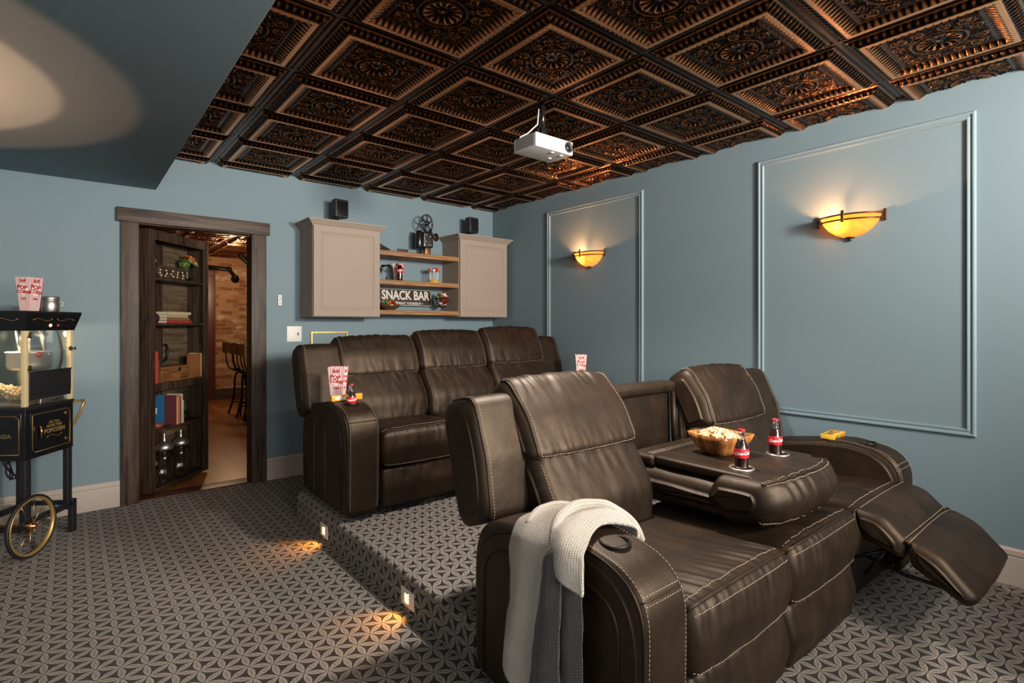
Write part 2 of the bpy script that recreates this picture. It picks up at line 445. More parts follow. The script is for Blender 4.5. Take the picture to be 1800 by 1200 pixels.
class Slab:
    """a (y,z) profile carried along x with rounded ends, a crown in the middle and soft wrinkles"""
    def __init__(s, prof, x0, x1, r=0.03, crown=0.0, n=72, nx=22, wr=0.0, wf=14.0, seed=0, warp=None, pleats=()):
        s.pleats = pleats
        s.P = resample(prof, n); s.x0, s.x1, s.r, s.crown, s.n, s.nx, s.wr, s.wf, s.seed = x0, x1, r, crown, n, nx, wr, wf, seed
        area = sum(s.P[i].x * s.P[(i + 1) % n].y - s.P[(i + 1) % n].x * s.P[i].y for i in range(n))
        if area < 0: s.P.reverse()
        s.N = []
        for i in range(n):
            t = s.P[(i + 1) % n] - s.P[i - 1]; nn = V((t.y, -t.x)); nn.normalize(); s.N.append(nn)
        s.warp = warp
        # inset rings for the rounded ends, each a little smaller and smoother than the last
        s.rings = [list(s.P)]; Q = [p.copy() for p in s.P]; st = 12
        for _ in range(st):
            nn = []
            for i in range(n):
                t = Q[(i + 1) % n] - Q[i - 1]; m = V((t.y, -t.x))
                nn.append(m.normalized() if m.length > 1e-9 else V((0, 0)))
            Q = [Q[i] - nn[i] * (r / st) for i in range(n)]
            for _k in range(3): Q = [Q[i] * 0.5 + (Q[i - 1] + Q[(i + 1) % n]) * 0.25 for i in range(n)]
            s.rings.append(Q)
    def off(s, x):
        o = 0.0
        c = (x - (s.x0 + s.x1) / 2) / ((s.x1 - s.x0) / 2)
        return o + s.crown * (1 - abs(c) ** 2.4)
    def at(s, x, k, lift=0.0):
        i0 = int(math.floor(k)) % s.n; u = k - math.floor(k); i1 = (i0 + 1) % s.n
        e = min(x - s.x0, s.x1 - x); lv = 0.0
        if e < s.r: q = 1 - max(0.0, e) / s.r; lv = (1 - math.sqrt(max(0.0, 1 - q * q))) * (len(s.rings) - 1)
        l0 = int(lv); l1 = min(l0 + 1, len(s.rings) - 1); w_ = lv - l0
        p = (s.rings[l0][i0].lerp(s.rings[l0][i1], u)).lerp(s.rings[l1][i0].lerp(s.rings[l1][i1], u), w_); nn = s.N[i0].lerp(s.N[i1], u)
        o = s.off(x) + lift
        if s.wr:
            q = V((x * s.wf * 1.7, p.x * s.wf * 0.6 + s.seed, p.y * s.wf * 0.6))
            o += s.wr * (noise.noise(q) + 0.5 * noise.noise(q * 2.3))
        for py, pz, rad, amp, fr in s.pleats:
            d2 = ((p.x - py) ** 2 + (p.y - pz) ** 2) / rad ** 2
            if d2 < 5: o += amp * math.exp(-d2) * (noise.noise(V((x * fr + (p.x - py) * 9, s.seed * 3.1, (p.y - pz) * 9))) - 0.15)
        w = V((x, p.x + nn.x * o, p.y + nn.y * o))
        return s.warp(w) if s.warp else w
    def near(s, y, z):
        best = min(range(s.n), key=lambda i: (s.P[i].x - y) ** 2 + (s.P[i].y - z) ** 2); return best
    def mesh(s, mb, mi=0):
        xs = []; L = s.x1 - s.x0
        for i in range(5): xs.append(s.x0 + s.r * (1 - math.cos(PI / 2 * i / 5)))
        m = s.nx
        for i in range(m + 1): xs.append(s.x0 + s.r + (L - 2 * s.r) * i / m)
        for i in range(4, -1, -1): xs.append(s.x1 - s.r * (1 - math.cos(PI / 2 * i / 5)))
        v = []; f = []; n = s.n
        for x in xs: v += [s.at(x, k) for k in range(n)]
        for i in range(len(xs) - 1):
            for k in range(n): k2 = (k + 1) % n; f.append((i * n + k, i * n + k2, (i + 1) * n + k2, (i + 1) * n + k))
        f = [tuple(reversed(q)) for q in f]
        L_ = (len(xs) - 1) * n; f += [tuple(reversed(range(n))), tuple(range(L_, L_ + n))]
        mb.add(v, f, True, mi); mb.sm[-1] = mb.sm[-2] = False
        return s
def dashes_raw(mb, pts, step=0.0125, ln=0.0085, r=0.0013):
    """a running stitch along a polyline"""
    pts = [V(p) for p in pts]; d = [0]
    for a, b in zip(pts, pts[1:]): d.append(d[-1] + (b - a).length)
    def P(s):
        s = max(0, min(d[-1], s)); j = 0
        while j < len(d) - 2 and d[j + 1] < s: j += 1
        return pts[j].lerp(pts[j + 1], (s - d[j]) / max(1e-9, d[j + 1] - d[j]))
    s = 0.0
    while s + ln < d[-1]:
        a, b = P(s), P(s + ln); mb.tube([a, a.lerp(b, 0.5), b], [r * 0.6, r, r * 0.6], 4); s += step
def dashes(sm, pts, *a): sm.dash(pts, *a)
def along(sl, k0, k1, x, lift=0.001, m=40):
    return [sl.at(x, k0 + (k1 - k0) * i / m, lift) for i in range(m + 1)]
def across(sl, k, xa, xb, lift=0.001, m=24):
    return [sl.at(xa + (xb - xa) * i / m, k, lift) for i in range(m + 1)]

class Seams:
    """several seams or welts; each becomes a part of its own"""
    def __init__(s): s.parts = []
    def tube(s, *a, **k): m = MB(); m.tube(*a, **k); s.parts.append(m)
    def dash(s, pts, *a): m = MB(); dashes_raw(m, pts, *a); s.parts.append(m)
    def build(s, name, mat, parent):
        for m in s.parts: m.build(name, mat, parent)

# ------------------------------------------------------------------ room shell
def struct(o): return tag(o, kind='structure')
def sbox(name, lo, hi, mat, parent=None):
    o = MB().box(lo, hi).build(name, mat, parent)
    return struct(o) if parent is None else o
DX0, DX1, DZ = 0.385, 1.140, 2.030      # doorway
WT = 0.13                               # wall thickness
def floor_riser():
    prof = rp([(1.63, 0.0, 0), (1.63, RIS, 0.014), (3.70, RIS, 0.014), (3.70, 0.0, 0)], 4)
    n = len(prof); x0, x1 = 1.17, XR
    mb = MB(); xs = [x0, x0 + 0.004, x0 + 0.010, x0 + 0.018, x1]; ins = [0.014, 0.006, 0.0015, 0.0, 0.0]; v = []
    for x, i in zip(xs, ins):
        for p in prof:
            y = min(max(p.x, 1.63 + i), 3.70 - i); z = min(p.y, RIS - i); v.append((x, y, z))
    for j in range(len(xs) - 1):
        for k in range(n - 1):
            y = (prof[k].x + prof[k + 1].x) / 2; up = abs(prof[k].y - prof[k + 1].y) < 0.001 and prof[k].y > 0.1
            mb.f.append((j * n + k, (j + 1) * n + k, (j + 1) * n + k + 1, j * n + k + 1)); mb.sm.append(False); mb.mi.append(0 if up else 2)
            mb.uv.append([(0, 0)] * 4)
    mb.v = v; mb.f.append(tuple(range(n))); mb.sm.append(False); mb.mi.append(1); mb.uv.append([(0, 0)] * n)
    return struct(mb.build('floor_riser', [CARPET, CARPETS, CARPETF]))
sbox('floor', (XL, YF, -0.06), (XR, YB + 0.012, 0.0), CARPET)
floor_riser()
sbox('wall_right', (XR, YF, -0.06), (XR + WT, YB + WT, 2.75), WALL)
sbox('wall_left', (XL - WT, YF, -0.06), (XL, YB + WT, 2.75), WALL)
sbox('wall_front', (XL - WT, YF - WT, -0.06), (XR + WT, YF, 2.75), WALL)
wb = MB().box((XL - WT, YB, -0.06), (DX0 - 0.02, YB + WT, 2.75)).box((DX1 + 0.02, YB, -0.06), (XR, YB + WT, 2.75)).box((DX0 - 0.02, YB, DZ + 0.02), (DX1 + 0.02, YB + WT, 2.75))
struct(wb.build('wall_back', WALL))
struct(MB().rbox((XL, YF, SOFZ), (SOFX, YB, 2.75), 0.004, 1).build('wall_soffit', WALL))

# pressed copper ceiling
def relief(u, v):
    a, b = np.abs(u), np.abs(v); r = np.maximum(a, b); e = 0.305 - r; s = np.where(a > b, v, u)
    def ramp(x, x0, x1, y0, y1): return y0 + (y1 - y0) * np.clip((x - x0) / (x1 - x0), 0, 1)
    z = np.full_like(u, -0.002); k = np.full_like(u, 0.40)
    m = (e > 0.012) & (e <= 0.020); z[m] = 0.004; k[m] = 0.05
    m = (e > 0.020) & (e <= 0.030); z[m] = -0.006; k[m] = 0.62
    m = (e > 0.030) & (e <= 0.064); t = (e - 0.030) / 0.034
    tri = 1 - np.abs(((s / 0.0300) % 1) - 0.5) * 2
    dent = np.clip((tri - 0.25) * 2.2, 0, 1) * np.clip(1.3 - t, 0, 1) * np.clip(t * 6, 0, 1)
    z[m] = (-0.006 - 0.022 * t - 0.009 * dent)[m]; k[m] = (0.10 + 0.55 * dent)[m]
    m = (e > 0.064) & (e <= 0.084); z[m] = -0.032; k[m] = 0.80
    m = (e > 0.084) & (e <= 0.122); t = (e - 0.084) / 0.038
    leaf = np.abs(np.sin(PI * s / 0.027)); leaf = np.clip(leaf ** 0.7 * 1.5 - t * 0.9, 0, 1)
    z[m] = (-0.029 + 0.019 * t - 0.007 * leaf)[m]; k[m] = (0.14 + 0.58 * leaf)[m]
    m = (e > 0.122) & (e <= 0.129); bead = np.clip(np.sin(2 * PI * s / 0.0095), 0, 1); z[m] = (-0.010 - 0.005 * bead)[m]; k[m] = (0.3 + 0.5 * bead)[m]
    m = (e > 0.129) & (e <= 0.142); z[m] = ramp(e, 0.129, 0.142, -0.019, -0.013)[m]; k[m] = 0.42
    m = e > 0.142
    rho = np.hypot(u, v); th = np.arctan2(v, u)
    o = np.zeros_like(u)
    def ring(r0, w): return np.exp(-((rho - r0) / w) ** 2)
    o = np.maximum(o, ring(0.101, 0.0042)); o = np.maximum(o, ring(0.077, 0.0036))
    o = np.maximum(o, ring(0.089, 0.0052) * np.clip(np.sin(th * 34) * 1.4, 0, 1) * 0.8)
    ins = rho < 0.074
    o = np.where(ins, np.maximum(np.clip(np.cos(th * 14) * 1.2, 0, 1) * np.clip((rho - 0.016) / 0.02, 0, 1) * (0.35 + 0.9 * rho / 0.074), np.exp(-(rho / 0.013) ** 2)), o)
    sc = np.zeros_like(u)
    for cx, cy, R, tw in [(0.05, 0.134, 0.032, 1), (0.134, 0.05, 0.032, -1), (0.122, 0.122, 0.038, 1), (0.0, 0.148, 0.014, -1), (0.148, 0.0, 0.014, 1), (0.09, 0.088, 0.018, -1)]:
        d = np.hypot(a - cx, b - cy); ph = np.arctan2(b - cy, a - cx)
        sp = np.clip(np.cos(2 * PI * d / 0.0135 + tw * ph) * 1.3, 0, 1) * np.clip((R - d) / 0.006, 0, 1)
        sc = np.maximum(sc, sp)
    fil = np.clip(np.sin(a * 310 + 2.2 * np.sin(b * 150)) * np.sin(b * 310 + 2.2 * np.sin(a * 150)) * 1.5, 0, 0.7)
    sc = np.maximum(sc, fil)
    o = np.where(rho > 0.107, np.maximum(o, sc), o)
    z[m] = (-0.011 - 0.0105 * o + np.where(ins, 0.006, 0) )[m]; k[m] = (0.10 + 0.66 * o)[m]
    return z, k
def ceiling_mesh(name, x0, x1, y0, y1, gx, gy, zc, res, lowres=20, hy=0.0):
    P = 0.61; vs = []; fs = []; ks = []; base = 0
    for i in range(int(math.floor((x0 - gx) / P)), int(math.ceil((x1 - gx) / P))):
        for j in range(int(math.floor((y0 - gy) / P)), int(math.ceil((y1 - gy) / P))):
            R = res if gy + (j + 1) * P > hy else lowres
            xs = np.linspace(gx + i * P, gx + (i + 1) * P, R + 1); ys = np.linspace(gy + j * P, gy + (j + 1) * P, R + 1)
            xs = xs[(xs >= x0 - P / R) & (xs <= x1 + P / R)]; ys = ys[(ys >= y0 - P / R) & (ys <= y1 + P / R)]
            if len(xs) < 2 or len(ys) < 2: continue
            X, Y = np.meshgrid(xs, ys, indexing='ij')
            z, k = relief(X - (gx + (i + 0.5) * P), Y - (gy + (j + 0.5) * P))
            vs.append(np.stack([X, Y, zc + z], -1).reshape(-1, 3)); ks.append(k.reshape(-1))
            nx, ny = X.shape; I, J = np.meshgrid(np.arange(nx - 1), np.arange(ny - 1), indexing='ij')
            q = base + I * ny + J
            fs.append(np.stack([q, q + 1, q + ny + 1, q + ny], -1).reshape(-1, 4)); base += nx * ny
    v = np.concatenate(vs); f = np.concatenate(fs); k = np.concatenate(ks)
    me = bpy.data.meshes.new(name); me.vertices.add(len(v)); me.vertices.foreach_set('co', v.astype(np.float32).ravel())
    me.loops.add(len(f) * 4); me.loops.foreach_set('vertex_index', f.astype(np.int32).ravel())
    me.polygons.add(len(f)); me.polygons.foreach_set('loop_start', np.arange(0, len(f) * 4, 4, dtype=np.int32))
    me.polygons.foreach_set('use_smooth', np.ones(len(f), dtype=bool)); me.update(calc_edges=True)
    at = me.attributes.new('relief', 'FLOAT', 'POINT'); at.data.foreach_set('value', k.astype(np.float32))
    me.materials.append(COPPER)
    o = bpy.data.objects.new(name, me); COL.objects.link(o); return struct(o)
ceiling_mesh('ceiling', SOFX - 0.02, XR + 0.02, YF, YB + 0.02, 0.863, 2.17, ZC, 112, 20, 0.2)

# baseboards, wall mouldings
def base_prof(mb, a, b, nrm):
    """baseboard from a to b (xy) standing out along nrm"""
    pr = [(0, 0), (0.016, 0), (0.016, 0.140), (0.012, 0.146), (0.019, 0.152), (0.019, 0.176), (0.013, 0.184), (0, 0.184)]
    v = []
    for q in (a, b):
        v += [(q[0] + nrm[0] * d, q[1] + nrm[1] * d, z) for d, z in pr]
    n = len(pr); f = [(i, (i + 1) % n, n + (i + 1) % n, n + i) for i in range(n)] + [tuple(range(n))[::-1], tuple(range(n, 2 * n))]
    mb.add(v, f)
mb = MB(); base_prof(mb, (XL, YB), (0.272, YB), (0, -1)); base_prof(mb, (1.262, YB), (XR - 0.019, YB), (0, -1)); struct(mb.build('baseboard_back', BASE))
mb = MB(); base_prof(mb, (XR, YF), (XR, 1.60), (-1, 0)); base_prof(mb, (XR, 3.75), (XR, YB), (-1, 0)); struct(mb.build('baseboard_right', BASE))
mb = MB(); base_prof(mb, (XL, YF), (XL, YB), (1, 0)); struct(mb.build('baseboard_left', BASE))
def panel_mould(name, y0, y1, z0, z1):
    w = 0.040; pr = [(0, 0), (0.010, 0.0), (0.018, 0.006), (0.018, 0.013), (0.011, 0.018), (0.011, 0.024), (0.015, 0.030), (0.015, 0.036), (0.006, w), (0, w)]
    mb = MB(); v = []
    for (yy, zz, sy, sz) in ((y0, z0, 1, 1), (y1, z0, -1, 1), (y1, z1, -1, -1), (y0, z1, 1, -1)):
        v += [(XR - d, yy + sy * q, zz + sz * q) for d, q in pr]
    n = len(pr); f = []
    for c in range(4):
        c2 = (c + 1) % 4
        f += [(c * n + i, c * n + i + 1, c2 * n + i + 1, c2 * n + i) for i in range(n - 1)]
    mb.add(v, f); return struct(mb.build(name, TRIMC))
panel_mould('trim_1', 0.624, 1.768, 0.712, 2.406)
panel_mould('trim_2', 2.718, 3.865, 0.712, 2.400)

# doorway: stained oak casing
d1 = bpy.data.objects.new('door_1', None); COL.objects.link(d1); d1.location = (0.76, YB, 0); struct(d1)
O = T(-0.76, -YB, 0)
def dpart(name, lo, hi, mat, r=0.003):
    return MB().rbox(lo, hi, r, 2, M=O).build(name, mat, d1)
dpart('side_casing', (0.277, YB - 0.026, 0), (DX0, YB, 2.036), CASV)
dpart('side_casing', (DX1, YB - 0.026, 0), (1.255, YB, 2.036), CASV)
dpart('header_casing', (0.252, YB - 0.038, 2.036), (1.280, YB, 2.136), CASH)
dpart('jamb', (DX0 - 0.02, YB, 0), (DX0, YB + WT, DZ), CASV); dpart('jamb', (DX1, YB, 0), (DX1 + 0.02, YB + WT, DZ), CASV)
dpart('jamb', (DX0, YB, DZ), (DX1, YB + WT, DZ + 0.02), CASH)
dpart('threshold', (DX0, YB + 0.012, -0.01), (DX1, YB + WT + 0.04, 0.008), mat_wood('threshold_wood', (0.045, 0.016, 0.008), (0.10, 0.035, 0.016), (0.1, 1, 1), 0.4))

# ------------------------------------------------------------------ the bar room beyond the door
BX0, BX1, BY1, BZ = -0.6, 4.2, 10.45, 2.50
sbox('floor', (BX0, YB + WT + 0.04, -0.06), (BX1, BY1, 0.0), mat_planks())
sbox('wall_bar_back', (BX0, BY1, -0.06), (BX1, BY1 + 0.1, 2.7), mat_brick())
sbox('wall_bar_left', (BX0 - 0.1, YB + WT, -0.06), (BX0, BY1, 2.7), WALL)
sbox('wall_bar_right', (BX1, YB + WT, -0.06), (BX1 + 0.1, BY1, 2.7), WALL)
ceiling_mesh('ceiling', BX0, BX1, YB + WT, BY1 + 0.02, 0.5, 5.0, BZ, 66)
sbox('ceiling_slab', (BX0, YB + WT, 2.60), (BX1, BY1, 2.72), BLACK)
sbox('ceiling_slab', (SOFX, YF, 2.66), (XR, YB, 2.75), BLACK)
light('bar_light', 'POINT', (1.9, 9.0, 2.05), 15, (1.0, 0.66, 0.38), 0.10)
light('bar_light', 'POINT', (1.75, 6.3, 2.15), 5, (1.0, 0.60, 0.32), 0.10)
d2 = bpy.data.objects.new('door_2', None); COL.objects.link(d2); d2.location = (1.4, BY1, 0); struct(d2)
RW = plain('red_brown_wood', (0.085, 0.022, 0.012), 0.4)
for lo, hi in (((1.80, BY1 - 0.05, 0), (1.93, BY1, 2.14)), ((0.85, BY1 - 0.05, 0), (0.98, BY1, 2.14)), ((0.85, BY1 - 0.05, 2.14), (1.93, BY1, 2.26))):
    MB().rbox(lo, hi, 0.004, 2, M=T(-1.4, -BY1, 0)).build('casing', RW, d2)
MB().rbox((0.98, BY1 - 0.02, 0), (1.80, BY1, 2.14), 0.004, 2, M=T(-1.4, -BY1, 0)).build('door_leaf', RW, d2)
mb = MB(); base_prof(mb, (1.93, BY1), (BX1, BY1), (0, -1)); struct(mb.build('baseboard_bar', CASH))
def pipe(label, pts, r, fl):
    o = MB(); o.tube(pts, r, 12)
    for p in fl: o.tube([V(p) + V((0, 0.0, 0)), V(p) + V((0, 0.02, 0))], r * 1.9, 14)
    for p in pts[1:-1]: o.lathe([(0.001, -r * 1.35), (r * 1.3, -r * 0.6), (r * 1.3, r * 0.6), (0.001, r * 1.35)], 12, M=T(*p))
    return tag(o.build('iron_pipe', DKMET), label, 'pipe')
pipe('black iron pipe with an elbow on the brick wall beyond the doorway', [(1.70, 10.30, 2.27), (2.12, 10.30, 2.25), (2.22, 10.33, 2.13), (2.24, 10.43, 2.10)], 0.035, [(2.24, 10.41, 2.10)])
pipe('short black pipe slanting down from the bar room ceiling', [(2.18, 9.85, 2.46), (2.50, 9.95, 2.22), (2.60, 10.0, 2.05)], 0.04, [])

# bar stools
def make_stool():
    t = thing('bar_stool', '', 'stool')
    o = MB().lathe([(0.001, 0.635), (0.17, 0.635), (0.178, 0.65), (0.170, 0.668), (0.001, 0.672)], 28).build('seat', DKMET, t)
    sw = MB().lathe([(0.02, 0.42), (0.02, 0.60), (0.10, 0.615), (0.11, 0.634), (0.001, 0.634)], 20).build('swivel_post', DKMET, t)
    for k in range(4):
        a = PI / 4 + k * PI / 2
        pts = []
        for u, z in ((0.085, 0.615), (0.135, 0.575), (0.150, 0.50), (0.152, 0.40), (0.160, 0.28), (0.185, 0.16), (0.235, 0.0)):
            pts.append((u * math.cos(a), u * math.sin(a), z + 0.012))
        MB().tube(pts, 0.0145, 8).build('leg', DKMET, t)
    ring = [(0.185 * math.cos(2 * PI * i / 28), 0.185 * math.sin(2 * PI * i / 28), 0.20) for i in range(28)]
    MB().tube(ring, 0.009, 8, closed=True).build('foot_ring', DKMET, t)
    mb = MB()
    for s in (-1, 1): mb.tube([(-0.08, 0.10 * s, 0.64), (-0.19, 0.10 * s, 0.68), (-0.225, 0.105 * s, 0.78), (-0.245, 0.11 * s, 1.03)], 0.009, 8)
    mb.build('back_frame', DKMET, t)
    v = []; f = []; n = 10
    for i in range(n + 1):
        y = -0.19 + 0.38 * i / n; x = -0.262 + 0.9 * y * y
        v += [(x, y, 0.90), (x, y, 1.05), (x - 0.014, y, 1.05), (x - 0.014, y, 0.90)]
    for i in range(n):
        for q in range(4): f.append((i * 4 + q, i * 4 + (q + 1) % 4, (i + 1) * 4 + (q + 1) % 4, (i + 1) * 4 + q))
    f += [(3, 2, 1, 0), (n * 4, n * 4 + 1, n * 4 + 2, n * 4 + 3)]
    MB().add(v, f).build('backrest', SEATW, t)
    return t
st = make_stool()
for i, (x, y, rz, lab) in enumerate(((1.97, 8.50, 0.25, 'farthest black iron bar stool with a plywood back, left of its row'),
                                     (1.95, 8.02, 0.05, 'middle one of the three black iron bar stools'),
                                     (1.955, 7.60, -0.05, 'nearest of the black iron bar stools, half hidden by the door casing'))):
    o = st if i == 0 else copy_tree(st)
    o.location = (x, y, 0); o.rotation_euler = (0, 0, rz); tag(o, lab, 'stool', 'bar stools beyond the doorway')

# ------------------------------------------------------------------ reclining sofas
def drill(o, holes):
    """cut round pockets (x, y, ztop, radius, depth) into a mesh"""
    mb = MB()
    for x, y, z, r, d in holes: mb.lathe([(r, z - d), (r, z + 0.05)], 40, M=T(x, y, 0))
    c = mb.build('cut', BLACK); 
    md = o.modifiers.new('b', 'BOOLEAN'); md.operation = 'DIFFERENCE'; md.object = c; md.solver = 'EXACT'
    par = o.parent; dg = bpy.context.evaluated_depsgraph_get()
    me = bpy.data.meshes.new_from_object(o.evaluated_get(dg)); o.modifiers.remove(md); old = o.data; o.data = me; bpy.data.meshes.remove(old)
    cm = c.data; bpy.data.objects.remove(c); bpy.data.meshes.remove(cm)
def cup_ring(parent, x, y, z, r, mat=CHROME, depth=0.06):
    mb = MB().lathe([(r - 0.002, z - depth), (r - 0.002, z - 0.002), (r, z + 0.0015), (r + 0.006, z + 0.0025), (r + 0.009, z + 0.0005), (r + 0.009, z - 0.004)], 40, M=T(x, y, 0), caps=False)
    mb.lathe([(0.0001, z - depth + 0.001), (r - 0.002, z - depth + 0.001)], 40, mi=1, M=T(x, y, 0), caps=False)
    return mb.build('cup_holder', [mat, BLACK], parent)
ARMW, SW = 0.205, 0.635
SX = [ARMW + SW * i for i in range(4)]      # seat edges
SOFW = SX[3] + ARMW
ARM_PROF = rp([(0.0, 0.035, 0.02), (-0.012, 0.615, 0.17), (0.26, 0.665, 0.35), (0.755, 0.585, 0.17), (0.75, 0.035, 0.02)], 10)
def arm(root, side, cup=True):
    x0 = 0.0 if side < 0 else SX[3]; x1 = x0 + ARMW
    sl = Slab(ARM_PROF, x0, x1, 0.026, 0.004, 110, 14, 0.0012, 9, seed=side * 3.3)
    mb = MB(); sl.mesh(mb); o = mb.build('armrest', LEA, root)
    if cup:
        k = sl.near(0.175, 0.64); z = sl.at((x0 + x1) / 2, k).z
        drill(o, [((x0 + x1) / 2, 0.175, z, 0.040, 0.065)]); cup_ring(o, (x0 + x1) / 2, 0.175, z + 0.0030, 0.040, DKMET)
    kf = sl.near(0.0, 0.06); kt = sl.near(0.34, 0.655)
    if kf > kt: ks = (kf, kt) if kf - kt < sl.n / 2 else (kf, kt + sl.n)
    else: ks = (kf, kt) if kt - kf < sl.n / 2 else (kf + sl.n, kt)
    st = Seams(); pp = Seams()
    for x in (x0 + 0.020, x1 - 0.020):
        dashes(st, along(sl, ks[0], ks[1], x, 0.0012, 60))
        e = -1 if x < (x0 + x1) / 2 else 1
        pp.tube(along(sl, ks[0], ks[1], x + e * 0.011, 0.0005, 60), 0.0042, 6)
    kc = sl.near(0.012, 0.555); kd = sl.near(0.022, 0.578)
    for k in (kc, kd): dashes(st, across(sl, k, x0 + 0.02, x1 - 0.02, 0.0012, 12))
    pp.tube(across(sl, (kc + kd) / 2, x0 + 0.015, x1 - 0.015, 0.0, 12), 0.0035, 6)
    st.build('stitching', STI, o); pp.build('piping', LEA, o)
    # arched seam on the outer side
    xs = x0 - 0.0005 if side < 0 else x1 + 0.0005; sd = MB(); inner = []
    pr = rp([(0.085, 0.06, 0), (0.075, 0.535, 0.14), (0.28, 0.575, 0.3), (0.685, 0.50, 0.13), (0.685, 0.06, 0)], 10)
    sd.tube([(xs, p.x, p.y) for p in pr], 0.005, 6); sd.build('side_seam', LEA, o)
    if side < 0:
        s2 = Seams()
        for yy in (0.33, 0.52): dashes(s2, [(xs - 0.0008, yy, 0.07), (xs - 0.0008, yy, 0.50)], 0.014, 0.008, 0.0008)
        s2.build('side_stitching', STI, o)
    return o
def wing(root, side, F=((0.69, 0.59), (0.805, 1.02)), B=((0.87, 0.51), (1.005, 0.975)), xo=0.010):
    x0, x1 = (xo, ARMW + 0.10) if side < 0 else (SX[3] - 0.10, SOFW - xo)
    (fb, ft), (bb, bt) = F, B
    mid = ((fb[0] + ft[0]) / 2 - 0.030, (fb[1] + ft[1]) / 2)
    pr = rp([(*fb, 0.03), (mid[0] + 0.004, mid[1], 0.18), (*ft, 0.055), (*bt, 0.06), (*bb, 0.04)], 8)
    sl = Slab(pr, x0, x1, 0.035, 0.010, 80, 16, 0.0015, 8, seed=side * 1.7)
    mb = MB(); sl.mesh(mb); o = mb.build('back_wing', LEA, root)
    k0, k1 = sl.near(*fb), sl.near(bt[0] - 0.06, bt[1] + 0.012)
    if abs(k1 - k0) > sl.n / 2: k0 += sl.n if k0 < k1 else 0; k1 += sl.n if k1 < k0 - sl.n / 2 else 0
    st = Seams(); pp = Seams(); xe = x0 + 0.040 if side < 0 else x1 - 0.040; xi = x1 - 0.050 if side < 0 else x0 + 0.050
    e = -1 if side < 0 else 1
    dashes(st, along(sl, k0, k1, xe, 0.0012, 50)); dashes(st, along(sl, k0, k1, xi, 0.0012, 50))
    pp.tube(along(sl, k0, k1, xe + e * 0.014, 0.0, 50), 0.0045, 6)
    st.build('stitching', STI, o); pp.build('piping', LEA, o); return o
def backrest(root, i, P0, P1, P2, seed=0):
    a, b = SX[i] + 0.004, SX[i + 1] - 0.004
    m = ((P0[0] + P1[0]) / 2 - 0.045, (P0[1] + P1[1]) / 2 - 0.02)
    pr = rp([(P0[0] + 0.02, P0[1] - 0.03, 0.05), (m[0], m[1], 0.16), (P1[0] + 0.012, P1[1] + 0.02, 0.05), (P1[0] + 0.18, P1[1] + 0.01, 0.03), (P0[0] + 0.26, P0[1] - 0.05, 0.03)], 8)
    sl = Slab(pr, a, b, 0.055, 0.014, 90, 46, 0.003, 7, seed=seed + i, pleats=[(P1[0], P1[1] - 0.03, 0.09, 0.006, 34), (P0[0], P0[1] + 0.03, 0.10, 0.005, 30)])
    mb = MB(); sl.mesh(mb); o = mb.build('back_cushion', LEA, root)
    h = (P2[0] - P1[0], P2[1] - P1[1]); L = math.hypot(*h); t = (h[0] / L, h[1] / L); nn = (t[1], -t[0])   # nn points back
    def q(s, d): return (P1[0] + t[0] * s * L + nn[0] * d, P1[1] + t[1] * s * L + nn[1] * d)
    pr = rp([(*q(-0.03, -0.012), 0.035), (*q(0.45, -0.030), 0.25), (*q(1.02, 0.0), 0.065), (*q(0.98, 0.17), 0.07), (*q(0.0, 0.165), 0.03)], 9)
    sh = Slab(pr, a - 0.006, b + 0.006, 0.050, 0.016, 100, 60, 0.003, 6, seed=seed * 2 + i + 5,
              pleats=[(*q(0.97, 0.0), 0.085, 0.010, 42), (*q(0.02, 0), 0.075, 0.005, 40)])
    mb = MB(); sh.mesh(mb); hd = mb.build('headrest', LEA, root)
    st = Seams(); pp = Seams()
    ka, kb = sh.near(*q(-0.01, -0.013)), sh.near(*q(1.0, 0.05))
    if abs(ka - kb) > sh.n / 2:
        if ka < kb: ka += sh.n
        else: kb += sh.n
    xl, xr_ = a + 0.034, b - 0.034
    left = along(sh, ka, kb, xl, 0.0012, 30); right = along(sh, ka, kb, xr_, 0.0012, 30)
    dashes(st, left); dashes(st, right); dashes(st, across(sh, ka, xl, xr_, 0.0012, 30)); dashes(st, across(sh, kb, xl, xr_, 0.0012, 30))
    g = 1 if kb > ka else -1
    pp.tube(across(sh, ka - g * 1.2, xl - 0.01, xr_ + 0.01, 0.001, 30), 0.0045, 6)
    pp.tube(along(sh, ka, kb, xl - 0.012, 0.0, 30), 0.0045, 6); pp.tube(along(sh, ka, kb, xr_ + 0.012, 0.0, 30), 0.0045, 6)
    st.build('stitching', STI, hd); pp.build('piping', LEA, hd)
    s2 = Seams(); k0, k1 = sl.near(P0[0], P0[1] + 0.02), sl.near(P1[0], P1[1] - 0.01)
    if abs(k0 - k1) > sl.n / 2:
        if k0 < k1: k0 += sl.n
        else: k1 += sl.n
    dashes(s2, along(sl, k0, k1, a + 0.028, 0.0012, 30)); s2.build('stitching', STI, o)
    # upholstered shell behind
    y0, z0 = P1[0] + 0.16, P1[1] + 0.10
    pr = rp([(0.78, 0.14, 0.02), (y0, z0, 0.04), (y0 + 0.05, z0, 0.03), (0.87, 0.14, 0.02)], 5)
    mb = MB(); Slab(pr, a, b, 0.02, 0, 50, 10).mesh(mb); mb.build('back_shell', LEA, root)
